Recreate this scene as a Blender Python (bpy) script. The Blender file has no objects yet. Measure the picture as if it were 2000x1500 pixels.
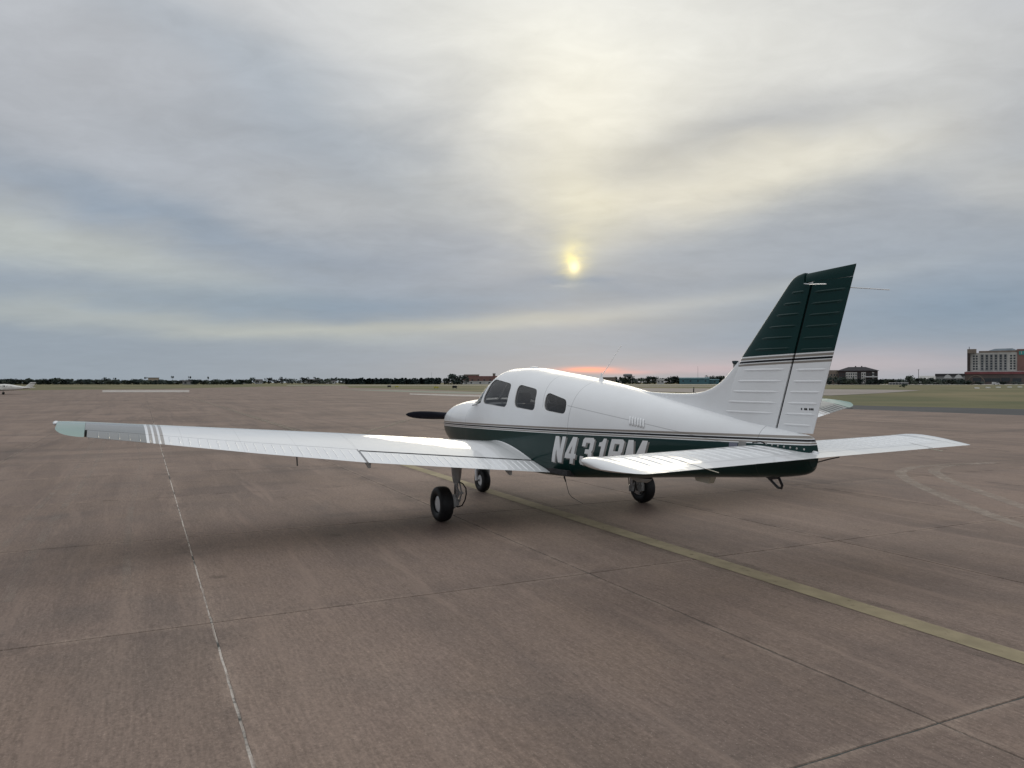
import bpy, bmesh, math, random
import numpy as np
from mathutils import Vector, Matrix
random.seed(7)
S = bpy.context.scene
COL = S.collection
# ------------------------------------------------------------------ camera, sky, sun, exposure
FWD = Vector((-0.88062, 0.47382, 0)).normalized()
RGT = Vector((0.47382, 0.88062, 0)).normalized()
EYE = Vector((11.233, -5.103, 1.684))
cd = bpy.data.cameras.new('camera'); cam = bpy.data.objects.new('camera', cd); COL.objects.link(cam)
cd.sensor_width = 36; cd.lens = 36*1470/2000; cd.clip_start = 0.05; cd.clip_end = 12000
cam.location = EYE
cam.rotation_euler = (math.pi/2 - math.radians(0.117), 0, math.atan2(-FWD.x, FWD.y))
S.camera = cam
S.view_settings.view_transform = 'Standard'; S.view_settings.look = 'None'
S.view_settings.exposure = 0; S.view_settings.gamma = 1; S.view_settings.use_curve_mapping = False

SUN_AZ, SUN_EL = 4.67, 8.75            # degrees right of the view axis, above the horizon
sd = (FWD*math.cos(math.radians(SUN_AZ)) + RGT*math.sin(math.radians(SUN_AZ)))*math.cos(math.radians(SUN_EL)) + Vector((0, 0, math.sin(math.radians(SUN_EL))))
sl = bpy.data.lights.new('sun', 'SUN'); sl.energy = 0.5; sl.angle = math.radians(28); sl.color = (1, .88, .68)
so = bpy.data.objects.new('sun', sl); COL.objects.link(so)
so.rotation_euler = (-sd).to_track_quat('-Z', 'Y').to_euler()

W = bpy.data.worlds.new('World'); S.world = W; W.use_nodes = True
class NT:
    """small node-graph helper"""
    def __init__(s, nt): s.nt = nt; s.N = nt.nodes; s.L = nt.links
    def node(s, t, **k):
        n = s.N.new(t)
        for a, v in k.items(): setattr(n, a, v)
        return n
    def put(s, sock, v):
        if hasattr(v, 'is_linked') or isinstance(v, bpy.types.NodeSocket): s.L.new(v, sock)
        else: sock.default_value = v
    def m(s, op, a, b=None, c=None, clamp=False):
        n = s.node('ShaderNodeMath', operation=op, use_clamp=clamp)
        s.put(n.inputs[0], a)
        if b is not None: s.put(n.inputs[1], b)
        if c is not None: s.put(n.inputs[2], c)
        return n.outputs[0]
    def v(s, op, a, b=None):
        n = s.node('ShaderNodeVectorMath', operation=op)
        s.put(n.inputs[0], a)
        if b is not None: s.put(n.inputs[1], b)
        return n.outputs['Value'] if op in ('DOT_PRODUCT', 'LENGTH') else n.outputs[0]
    def scale(s, a, f):
        n = s.node('ShaderNodeVectorMath', operation='SCALE'); s.put(n.inputs[0], a); s.put(n.inputs['Scale'], f); return n.outputs[0]
    def mix(s, f, a, b, blend='MIX'):
        n = s.node('ShaderNodeMix', data_type='RGBA', blend_type=blend)
        s.put(n.inputs[0], f); s.put(n.inputs[6], a); s.put(n.inputs[7], b); return n.outputs[2]
    def noise(s, vec, scale, detail=4, rough=.5, dist=0):
        n = s.node('ShaderNodeTexNoise'); s.put(n.inputs['Vector'], vec)
        n.inputs['Scale'].default_value = scale; n.inputs['Detail'].default_value = detail
        n.inputs['Roughness'].default_value = rough; n.inputs['Distortion'].default_value = dist
        return n.outputs['Fac']
    def ramp(s, f, stops, interp='LINEAR'):
        n = s.node('ShaderNodeValToRGB'); s.put(n.inputs[0], f); cr = n.color_ramp; cr.interpolation = interp
        while len(cr.elements) < len(stops): cr.elements.new(.5)
        for e, (p, c) in zip(cr.elements, stops):
            e.position = p; e.color = (c[0], c[1], c[2], 1) if not isinstance(c, (int, float)) else (c, c, c, 1)
        return n.outputs[0]
    def rng(s, f, a, b, c=0, d=1, smooth=True):
        n = s.node('ShaderNodeMapRange', interpolation_type='SMOOTHSTEP' if smooth else 'LINEAR'); s.put(n.inputs[0], f)
        for i, x in enumerate((a, b, c, d)): n.inputs[i+1].default_value = x
        return n.outputs[0]
    def comb(s, x, y, z):
        n = s.node('ShaderNodeCombineXYZ')
        for i, q in enumerate((x, y, z)): s.put(n.inputs[i], q)
        return n.outputs[0]
    def sep(s, v):
        n = s.node('ShaderNodeSeparateXYZ'); s.put(n.inputs[0], v); return n.outputs

def build_sky():
    t = NT(W.node_tree); t.N.clear()
    d = t.v('NORMALIZE', t.node('ShaderNodeTexCoord').outputs['Generated'])
    X, Y, Z = t.sep(d)
    f = t.v('DOT_PRODUCT', d, tuple(FWD)); r = t.v('DOT_PRODUCT', d, tuple(RGT))
    az = t.m('MULTIPLY', t.m('ARCTAN2', r, f), 57.29578)
    el = t.m('MULTIPLY', t.m('ARCSINE', Z), 57.29578)
    # cloud layer: noise on a plane far overhead, squeezed along the view so that it forms long flat streaks
    inv = t.m('DIVIDE', 1.0, t.m('ADD', t.m('MAXIMUM', Z, 0.0), .16))
    pl = t.comb(t.m('MULTIPLY', r, inv), t.m('MULTIPLY', t.m('MULTIPLY', f, inv), 1.25), 0.0)
    n1 = t.noise(pl, .9, 5, .5, .5)
    n2 = t.noise(t.v('ADD', pl, (7.3, 2.1, 4.0)), 2.4, 6, .55, .35)
    warp = t.noise(t.v('ADD', pl, (1.3, 9.1, 0)), 1.1, 3, .5)
    wob = t.m('MULTIPLY', t.m('SUBTRACT', warp, .5), 7.0)
    wob2 = t.m('MULTIPLY', t.m('SUBTRACT', n2, .5), 3.0)
    k = t.rng(el, 0, 20, .12, 1.0)
    azw = t.m('ADD', az, t.m('MULTIPLY', t.m('ADD', wob, wob2), 1.2))
    elw = t.m('ADD', el, t.m('MULTIPLY', t.m('ADD', wob, wob2), k))
    ns = t.noise(t.comb(t.m('MULTIPLY', az, .55), t.m('MULTIPLY', el, 1.3), 2.0), 1.0, 4, .6)
    azs = t.m('ADD', az, t.m('MULTIPLY', t.m('SUBTRACT', ns, .5), 1.1)); els = t.m('ADD', el, t.m('MULTIPLY', t.m('SUBTRACT', ns, .5), .9))
    base = t.ramp(t.m('DIVIDE', el, 90.0, clamp=True), [
        (0.0, (.315, .370, .425)), (.055, (.290, .350, .422)), (.13, (.368, .405, .455)),
        (.22, (.465, .488, .525)), (.34, (.605, .620, .645)), (.60, (1.0, 1.03, 1.06)), (1, (1.40, 1.43, 1.46))])
    col = base
    def blob(caz, cel, sx, sy, rot, rgb, warped=True):
        nonlocal col
        A, E_ = (azw, elw) if warped else ((azs, els) if warped is None else (az, el))
        u = t.m('SUBTRACT', A, caz); w = t.m('SUBTRACT', E_, cel)
        c, s_ = math.cos(math.radians(rot)), math.sin(math.radians(rot))
        p = t.m('ADD', t.m('MULTIPLY', u, c/sx), t.m('MULTIPLY', w, s_/sx))
        q = t.m('ADD', t.m('MULTIPLY', u, -s_/sy), t.m('MULTIPLY', w, c/sy))
        g = t.m('POWER', 2.71828, t.m('MULTIPLY', t.m('ADD', t.m('MULTIPLY', p, p), t.m('MULTIPLY', q, q)), -1.0))
        col = t.v('ADD', col, t.scale(rgb, g))
    for b in SKY: blob(*b)
    # fine cloud structure
    tex = t.m('ADD', t.m('MULTIPLY', t.m('SUBTRACT', n1, .5), .26), t.m('MULTIPLY', t.m('SUBTRACT', n2, .5), .32))
    n3 = t.noise(t.v('ADD', pl, (2.2, 5.5, 1.0)), 6.5, 5, .6, .6)
    tex = t.m('ADD', tex, t.m('MULTIPLY', t.m('SUBTRACT', n3, .5), .22))
    tex = t.m('MULTIPLY', tex, t.rng(el, 0, 14, .35, 1.0))
    col = t.scale(col, t.m('ADD', 1.0, tex))
    col = t.v('MAXIMUM', col, (.02, .02, .02))
    for b in SUNBLOBS: blob(*b)
    nish = t.node('ShaderNodeTexSky', sky_type='NISHITA', sun_disc=False)
    nish.sun_elevation = math.radians(SUN_EL); nish.sun_rotation = math.atan2(sd.x, sd.y)
    nish.dust_density = 2.0
    b1 = t.node('ShaderNodeBackground'); t.L.new(nish.outputs[0], b1.inputs[0]); b1.inputs[1].default_value = .06
    b2 = t.node('ShaderNodeBackground'); t.L.new(col, b2.inputs[0]); b2.inputs[1].default_value = 1.0
    mx = t.node('ShaderNodeMixShader'); mx.inputs[0].default_value = .965
    t.L.new(b1.outputs[0], mx.inputs[1]); t.L.new(b2.outputs[0], mx.inputs[2])
    o = t.node('ShaderNodeOutputWorld'); t.L.new(mx.outputs[0], o.inputs[0])
# cloud masses: azimuth and elevation (degrees), half widths, tilt, radiance added
SKY = [
 (4.5, 25.0, 18.5, 7.0, 0, (.29, .268, .185)),
 (5.0, 17.5, 9.0, 7.0, 0, (.26, .221, .115)),
 (18.5, 14.4, 12.5, 2.3, 8, (.285, .236, .115)),
 (25.0, 20.5, 13.0, 5.0, 0, (.17, .155, .115)),
 (15.5, 17.2, 10.0, 1.6, 7, (-.15, -.142, -.115)),
 (33.0, 16.5, 6.0, 1.5, 10, (-.06, -.06, -.05)),
 (-31.5, 8.8, 12.0, 1.8, -9, (.135, .122, .055)),
 (-10.0, 5.7, 17.0, .95, 0, (-.060, -.036, -.010)),
 (-33.0, 5.0, 7.0, .9, 0, (.06, .05, .02)),
 (-24.0, 11.3, 10.0, 1.2, -10, (-.045, -.03, -.012)),
 (-20.5, 3.9, 17.0, .9, -2, (.105, .088, .03)),
 (-3.9, 4.4, 13.0, .55, 2, (.105, .085, .02)),
 (-3.9, 8.9, 11.0, 2.3, 0, (-.03, -.02, .0)),
 (-18.8, 20.3, 14.0, 3.0, -26, (-.085, -.062, -.038)),
 (-13.4, 13.2, 7.5, 2.0, 0, (.055, .045, .025)),
 (-32.0, 16.5, 8.0, 2.5, -12, (.02, .015, .01)),
 (-30.0, 12.5, 9.0, 1.6, -10, (-.03, -.02, -.01)),
 (6.5, 7.0, 8.5, 1.0, 2, (-.085, -.062, -.028)),
 (13.5, 6.0, 13.0, .65, 7, (.09, .08, .05)),
 (6.0, 2.9, 16.0, 1.5, 0, (-.055, -.022, .02)),
 (11.3, 9.6, 9.0, 1.6, 12, (-.05, -.035, -.01)),
 (30.0, 4.8, 8.0, 1.8, 0, (-.04, -.02, .0)),
 (33.5, 12.3, 5.0, 2.2, 0, (.10, .08, .04)),
 (25.5, 1.3, 12.0, 1.1, 0, (.15, .075, .055)),
 (13.0, 1.0, 6.5, .50, 0, (.11, .03, .03)),
]
SUNBLOBS = [
 (4.65, 12.2, 3.4, 4.0, 0, (.10, .085, .02)),
 (4.55, 9.6, 1.3, 1.5, 0, (.16, .125, -.01), None),
 (4.5, 9.45, .50, .75, 0, (.20, .155, -.01), None),
 (4.66, 8.85, .80, .95, 0, (.30, .22, .0), None),
 (4.72, 8.68, .36, .42, 0, (.85, .68, .34), False),
 (5.2, 7.75, 2.6, .38, 0, (-.09, -.07, -.03), None),
 (4.0, 7.3, 1.0, .16, 3, (.07, .06, .04), None),
 (5.8, .98, 1.9, .19, 0, (.90, .10, -.10), False),
 (8.0, .75, 2.6, .15, 0, (.24, .03, -.02), False),
]
build_sky()

# ------------------------------------------------------------------ materials
def mat(name, color, rough=.6, spec=.4, metal=0, coat=0, var=0, vscale=6, bump=0, bscale=60):
    m = bpy.data.materials.new(name); m.use_nodes = True
    t = NT(m.node_tree); p = t.N['Principled BSDF']
    p.inputs['Roughness'].default_value = rough; p.inputs['Specular IOR Level'].default_value = spec
    p.inputs['Metallic'].default_value = metal; p.inputs['Coat Weight'].default_value = coat
    p.inputs['Coat Roughness'].default_value = .06
    p.inputs['Base Color'].default_value = (*color, 1)
    P = t.node('ShaderNodeTexCoord').outputs['Object']
    if var:
        n = t.noise(P, vscale, 5, .6)
        c = t.mix(t.rng(n, .3, .7), tuple(c*(1-var) for c in color)+(1,), tuple(min(1, c*(1+var)) for c in color)+(1,))
        t.L.new(c, p.inputs['Base Color'])
    if bump:
        b = t.node('ShaderNodeBump'); b.inputs['Strength'].default_value = bump; b.inputs['Distance'].default_value = .02
        t.L.new(t.noise(P, bscale, 3), b.inputs['Height']); t.L.new(b.outputs[0], p.inputs['Normal'])
    return m

WHITE = (.765, .775, .785); GREEN = (.003, .027, .025); TAUPE = (.25, .225, .20); BLACK = (.008, .008, .010)
def paint(name, builder, rough=.32, coat=.5):
    """gloss aircraft paint; builder(t, x, y, z) returns the colour socket laid out in the aircraft's own axes"""
    m = bpy.data.materials.new(name); m.use_nodes = True
    t = NT(m.node_tree); p = t.N['Principled BSDF']
    P = t.node('ShaderNodeTexCoord').outputs['Object']
    x, y, z = t.sep(P)
    c = builder(t, x, y, z)
    dirt = t.noise(P, 3.1, 6, .65)
    c = t.mix(t.rng(dirt, .35, .8, 0, .14), c, (.72, .70, .66, 1), 'MULTIPLY')
    t.L.new(c, p.inputs['Base Color'])
    p.inputs['Roughness'].default_value = rough; p.inputs['Coat Weight'].default_value = coat; p.inputs['Coat Roughness'].default_value = .05; p.inputs['Specular IOR Level'].default_value = .12
    b = t.node('ShaderNodeBump'); b.inputs['Strength'].default_value = .16; b.inputs['Distance'].default_value = .02
    t.L.new(t.noise(P, 4.0, 2, .4), b.inputs['Height']); t.L.new(b.outputs[0], p.inputs['Normal']); t.L.new(b.outputs[0], p.inputs['Coat Normal'])
    return m
def bands(t, v, stops):
    """hard colour bands: stops = [(upper limit, colour), ...] ascending, last colour above"""
    c = (*stops[0][1], 1)
    for (lim, _), (_, nxt) in zip(stops[:-1], stops[1:]):
        c = t.mix(t.rng(v, lim-.0012, lim+.0012), c, (*nxt, 1))
    return c
def seam(t, c, v, pos, w=.0035, k=.45):
    f = t.m('LESS_THAN', t.m('ABSOLUTE', t.m('SUBTRACT', v, pos)), w)
    return t.mix(t.m('MULTIPLY', f, k), c, (.08, .08, .08, 1))
def fus_col(t, x, y, z):
    zs = t.m('SUBTRACT', z, t.m('MULTIPLY', x, .0243))
    c = bands(t, zs, [(1.000, GREEN), (1.008, WHITE), (1.021, TAUPE), (1.028, WHITE), (1.047, BLACK), (1.053, WHITE), (1.075, TAUPE), (9, WHITE)])
    up = t.m('GREATER_THAN', zs, 1.08)
    # skin seams
    cab = t.m('GREATER_THAN', z, t.m('ADD', 1.30, t.m('MULTIPLY', t.m('SUBTRACT', 4.2, x), .12)))
    for px, cond in ((3.38, cab), (4.02, None), (6.50, None), (1.36, None), (.62, None)):
        v = x if px != 3.38 else t.m('ADD', x, t.m('MULTIPLY', t.m('SUBTRACT', z, 1.7), .35))
        f = t.m('LESS_THAN', t.m('ABSOLUTE', t.m('SUBTRACT', v, px)), .004)
        if cond is not None: f = t.m('MULTIPLY', f, cond)
        c = t.mix(t.m('MULTIPLY', f, .40), c, (.06, .06, .06, 1))
    ln = t.m('SUBTRACT', z, t.m('SUBTRACT', 1.42, t.m('MULTIPLY', t.m('SUBTRACT', x, 3.95), .125)))
    f = t.m('MULTIPLY', t.m('LESS_THAN', t.m('ABSOLUTE', ln), .004), t.m('GREATER_THAN', x, 3.95))
    c = t.mix(t.m('MULTIPLY', f, .35), c, (.06, .06, .06, 1))
    return c
def wing_col(t, x, y, z):
    a = t.m('ABSOLUTE', y)
    c = bands(t, a, [(4.60, WHITE), (4.615, WHITE), (4.645, TAUPE), (4.665, WHITE), (4.695, TAUPE), (4.715, WHITE), (4.745, TAUPE), (4.77, WHITE), (9, (.085, .092, .088))])
    for yy in (.95, 1.75, 2.72, 3.35, 3.9, 4.45, 5.0):
        c = seam(t, c, a, yy, .003, .18)
    return c
def fin_col(t, x, y, z):
    zs = t.m('SUBTRACT', z, t.m('MULTIPLY', x, .0243))
    return bands(t, zs, [(1.678, WHITE), (1.697, TAUPE), (1.704, WHITE), (1.722, BLACK), (1.730, WHITE), (1.751, TAUPE), (1.762, WHITE), (9, GREEN)])
M = {}
M['fus'] = paint('fuselage_paint', fus_col, .30, .30)
M['wing'] = paint('wing_paint', wing_col, .30, 1.0)
M['fin'] = paint('fin_paint', fin_col, .30, .18)
M['white'] = paint('white_gloss', lambda t, x, y, z: (*WHITE, 1), .32, .8)
M['tipgreen'] = paint('green_gloss_tip', lambda t, x, y, z: (.13, .24, .20, 1), .35, 1.0)
M['inner'] = mat('cabin_lining', (.52, .50, .48), .8)
M['black'] = mat('black_rubber', (.012, .012, .013), .55, .35, var=.3, vscale=20)
M['dark'] = mat('dark_metal', (.03, .03, .032), .4, .5)
M['prop'] = mat('propeller_black', (.010, .012, .024), .45, .5)
M['steel'] = mat('steel', (.45, .45, .46), .25, .5, metal=1)
M['grey'] = mat('grey_enamel', (.38, .38, .37), .4, .5, var=.15, vscale=14)
M['seat'] = mat('seat_fabric', (.035, .034, .036), .9, var=.3, vscale=20)
M['cream'] = mat('cream_plastic', (.52, .49, .40), .5)
M['decal'] = mat('decal_white', (.74, .75, .76), .35, .5, coat=.6)
M['decalsh'] = mat('decal_shadow', (.20, .195, .185), .35, .5, coat=.6)
M['decalblack'] = mat('decal_black', (.01, .01, .01), .4)
M['gap'] = mat('gap_shade', (.006, .007, .007), .8, .2)  # near-black that paints in the shade of gaps and openings
M['clear'] = mat('lamp_lens', (.75, .76, .78), .1, .5, coat=.5)
def glass_mat(name, tint, gloss=.02):
    m = bpy.data.materials.new(name); m.use_nodes = True; t = NT(m.node_tree); t.N.clear()
    tr = t.node('ShaderNodeBsdfTransparent'); tr.inputs[0].default_value = (*tint, 1)
    gl = t.node('ShaderNodeBsdfGlossy'); gl.inputs['Roughness'].default_value = gloss
    fr = t.node('ShaderNodeFresnel'); fr.inputs[0].default_value = 1.6
    mx = t.node('ShaderNodeMixShader'); t.L.new(fr.outputs[0], mx.inputs[0])
    t.L.new(tr.outputs[0], mx.inputs[1]); t.L.new(gl.outputs[0], mx.inputs[2])
    t.L.new(mx.outputs[0], t.node('ShaderNodeOutputMaterial').inputs[0]); return m
M['glass'] = glass_mat('tinted_acrylic', (.88, .89, .90))
M['screen'] = glass_mat('clear_acrylic', (.88, .90, .89))
M['farglass'] = mat('far_window_glass', (.03, .036, .042), .15, .5)

# ------------------------------------------------------------------ mesh helpers
class MB:
    def __init__(s): s.v = []; s.f = []; s.mi = []
    def add(s, vs, fs, mi=0):
        o = len(s.v); s.v += [tuple(q) for q in vs]
        for f in fs: s.f.append(tuple(i+o for i in f)); s.mi.append(mi)
        return s
    def loft(s, loops, closed=True, caps=(True, True), mi=0):
        n = len(loops[0]); vs = [p for l in loops for p in l]; fs = []
        for i in range(len(loops)-1):
            for j in range(n if closed else n-1):
                k = (j+1) % n
                fs.append((i*n+j, i*n+k, (i+1)*n+k, (i+1)*n+j))
        if caps[0]: fs.append(tuple(range(n-1, -1, -1)))
        if caps[1]: fs.append(tuple((len(loops)-1)*n+j for j in range(n)))
        return s.add(vs, fs, mi)
    def box(s, a, b, mi=0):
        (x0, y0, z0), (x1, y1, z1) = a, b
        vs = [(x0,y0,z0),(x1,y0,z0),(x1,y1,z0),(x0,y1,z0),(x0,y0,z1),(x1,y0,z1),(x1,y1,z1),(x0,y1,z1)]
        return s.add(vs, [(3,2,1,0),(4,5,6,7),(0,1,5,4),(1,2,6,5),(2,3,7,6),(3,0,4,7)], mi)
    def tube(s, path, r, n=10, mi=0, caps=True):
        path = [Vector(p) for p in path]; rs = r if isinstance(r, (list, tuple)) else [r]*len(path); loops = []
        up = None
        for i, p in enumerate(path):
            d = (path[min(i+1, len(path)-1)] - path[max(i-1, 0)]).normalized()
            if up is None: up = d.orthogonal().normalized()
            up = (up - d*up.dot(d)).normalized(); w = d.cross(up)
            loops.append([p + (up*math.cos(2*math.pi*k/n) + w*math.sin(2*math.pi*k/n))*rs[i] for k in range(n)])
        return s.loft(loops, caps=(caps, caps), mi=mi)
    def lathe(s, prof, c, axis='y', n=40, mi=0, closed=False):
        """prof: list of (radius, offset along axis)"""
        loops = []
        for k in range(n):
            a = 2*math.pi*k/n; ca, sa = math.cos(a), math.sin(a); l = []
            for r, o in prof:
                if axis == 'y': l.append((c[0]+r*ca, c[1]+o, c[2]+r*sa))
                elif axis == 'x': l.append((c[0]+o, c[1]+r*ca, c[2]+r*sa))
                else: l.append((c[0]+r*ca, c[1]+r*sa, c[2]+o))
            loops.append(l)
        m = len(prof); vs = [p for l in loops for p in l]; fs = []
        for i in range(n):
            for j in range(m if closed else m-1):
                j2 = (j+1) % m; i2 = (i+1) % n
                fs.append((i*m+j, i*m+j2, i2*m+j2, i2*m+j))
        return s.add(vs, fs, mi)
    def mesh(s, name, mats, sharp=35, weld=True):
        me = bpy.data.meshes.new(name); me.from_pydata(s.v, [], s.f)
        for m in (mats if isinstance(mats, (list, tuple)) else [mats]): me.materials.append(m)
        me.polygons.foreach_set('material_index', s.mi)
        bm = bmesh.new(); bm.from_mesh(me)
        if weld: bmesh.ops.remove_doubles(bm, verts=bm.verts, dist=1e-5)
        bmesh.ops.recalc_face_normals(bm, faces=bm.faces)
        bm.to_mesh(me); bm.free()
        me.polygons.foreach_set('use_smooth', [sharp > 0]*len(me.polygons))
        if sharp > 0: me.set_sharp_from_angle(angle=math.radians(sharp))
        return me
    def build(s, name, mats, parent=None, sharp=35, loc=None, rotz=0, **kw):
        return link(name, s.mesh(name, mats, sharp, kw.pop('weld', True)), parent, loc, rotz, **kw)
def link(name, me, parent=None, loc=None, rotz=0, **kw):
    o = bpy.data.objects.new(name, me); COL.objects.link(o)
    if parent is not None: o.parent = parent
    if loc is not None: o.location = loc
    if rotz: o.rotation_euler.z = rotz
    for k, v in kw.items(): o[{'cat': 'category'}.get(k, k)] = v
    return o
def thing(name, label, cat, loc=(0, 0, 0), rotz=0, group=None):
    o = link(name, None, None, loc, rotz, label=label, cat=cat)
    o.empty_display_size = .2
    if group: o['group'] = group
    return o
def copy_tree(root, loc, rotz=None, label=None, scale=None):
    r = root.copy(); COL.objects.link(r); r.location = loc
    if rotz is not None: r.rotation_euler.z = rotz
    if scale is not None: r.scale = scale
    if label: r['label'] = label
    for c in list(root.children):
        k = c.copy(); COL.objects.link(k); k.parent = r
        for g in list(c.children):
            h = g.copy(); COL.objects.link(h); h.parent = k
    return r
def ridge(mb, pts, nrm, h, w, mi=0):
    """a pressed bead: rounded low rib along pts on a surface with normals nrm"""
    pts = [Vector(p) for p in pts]; n = len(pts); loops = []
    for i, p in enumerate(pts):
        d = (pts[min(i+1, n-1)] - pts[max(i-1, 0)]).normalized(); N = Vector(nrm[i] if isinstance(nrm, list) else nrm).normalized()
        c = d.cross(N).normalized(); e = i/(n-1); k = min(1, 9*min(e, 1-e)+.05)
        loops.append([p + c*(w*q*(.35+.65*k)) + N*(h*k*(1-q*q)-.0008) for q in (-1, -.6, -.2, .2, .6, 1)])
    mb.loft(loops, closed=False, caps=(False, False), mi=mi)

# ------------------------------------------------------------------ fuselage shape (stations aft of the datum, metres)
T = np.array([
[0.08, 1.24, 0.86, 1.05, .30, 2.4, 2.4], [0.16, 1.305, 0.78, 1.05, .375, 2.3, 2.6], [0.40, 1.375, 0.69, 1.05, .44, 2.3, 2.8],
[0.80, 1.422, 0.62, 1.06, .505, 2.3, 3.2], [1.34, 1.462, 0.575, 1.09, .552, 2.3, 3.8], [1.53, 1.60, 0.56, 1.10, .565, 2.3, 4.0],
[1.79, 1.805, 0.55, 1.10, .572, 2.35, 4.2], [2.06, 1.876, 0.54, 1.10, .575, 2.4, 4.5], [2.40, 1.880, 0.535, 1.10, .575, 2.4, 4.5],
[3.10, 1.815, 0.54, 1.09, .57, 2.4, 4.5], [3.70, 1.745, 0.56, 1.08, .54, 2.4, 4.5], [4.30, 1.663, 0.615, 1.07, .475, 2.3, 4.2],
[5.00, 1.545, 0.69, 1.06, .375, 2.2, 3.8], [5.80, 1.415, 0.78, 1.06, .265, 2.1, 3.3], [6.50, 1.308, 0.855, 1.06, .170, 2.0, 2.8],
[6.84, 1.258, 0.905, 1.06, .120, 2.0, 2.5], [6.945, 1.240, 0.945, 1.07, .085, 2.0, 2.3], [6.972, 1.212, 0.985, 1.08, .055, 2.0, 2.2]])
def pch(xs, ys, x):
    x = np.asarray(x, float); h = np.diff(xs); d = np.diff(ys)/h
    m = np.zeros_like(ys); m[0] = d[0]; m[-1] = d[-1]
    for i in range(1, len(xs)-1):
        m[i] = 0 if d[i-1]*d[i] <= 0 else 3*(h[i-1]+h[i])/((2*h[i]+h[i-1])/d[i-1]+(h[i]+2*h[i-1])/d[i])
    i = np.clip(np.searchsorted(xs, x)-1, 0, len(xs)-2); t = (x-xs[i])/h[i]
    return ys[i]*(1+2*t)*(1-t)**2+m[i]*h[i]*t*(1-t)**2+ys[i+1]*t*t*(3-2*t)+m[i+1]*h[i]*t*t*(t-1)
def par(x, tab=T):
    x = np.clip(x, tab[0, 0], tab[-1, 0]); return [pch(tab[:, 0], tab[:, k], x) for k in range(1, 7)]
def fp(x, a, inset=0.0, tab=T):
    zt, zb, zm, w, nu, nl = par(x, tab); c, s = math.cos(a), math.sin(a)
    zt -= inset; zb += inset; w -= inset
    n = nu if s >= 0 else nl; H = zt-zm if s >= 0 else zm-zb
    return (float(x), float(w*math.copysign(abs(c)**(2/n), c)), float(zm+math.copysign(H*abs(s)**(2/n), s)))
def halfw(x, z, tab=T):
    zt, zb, zm, w, nu, nl = par(x, tab); up = np.asarray(z) > zm
    u = np.where(up, (z-zm)/(zt-zm), (zm-z)/(zm-zb)); n = np.where(up, nu, nl)
    return w*np.maximum(1-np.clip(u, 0, 1)**n, 0)**(1/n)
def impl(p, tab=T):
    zt, zb, zm, w, nu, nl = par(p[:, 0], tab); up = p[:, 2] > zm
    u = np.where(up, (p[:, 2]-zm)/(zt-zm), (zm-p[:, 2])/(zm-zb)); n = np.where(up, nu, nl)
    return ((np.abs(p[:, 1])/w)**n + np.abs(u)**n)**(1/n) - 1
def rounded(poly, r, n=5):
    out = []; k = len(poly)
    for i in range(k):
        p = Vector(poly[i]); a = Vector(poly[i-1]) - p; b = Vector(poly[(i+1) % k]) - p
        rr = min(r, a.length*.45, b.length*.45); A = p + a.normalized()*rr; B = p + b.normalized()*rr
        for j in range(n+1):
            t = j/n; out.append(A*(1-t)**2 + p*2*t*(1-t) + B*t*t)
    return [(q.x, q.y) for q in out]
WIN = [[(1.895, 1.398), (1.955, 1.735), (2.59, 1.665), (2.635, 1.358)],
       [(2.83, 1.372), (2.75, 1.662), (3.25, 1.598), (3.335, 1.338)],
       [(3.525, 1.354), (3.465, 1.570), (3.915, 1.480), (3.95, 1.318)]]
WINR = [rounded(w, r) for w, r in zip(WIN, (.10, .085, .085))]
SCREEN = [(1.30, 1.448), (1.69, 1.372), (1.835, 1.400), (1.858, 1.57), (1.905, 1.73), (1.955, 1.86), (1.96, 2.1), (1.3, 2.1)]

def prism(poly, y0, y1):
    mb = MB(); mb.loft([[(x, y0, z) for x, z in poly], [(x, y1, z) for x, z in poly]]); return mb.mesh('cutter', M['inner'], 0)
AC = thing('light_aircraft', 'white and dark green single engine low wing aircraft with registration N431BM parked on the apron', 'airplane')

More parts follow.
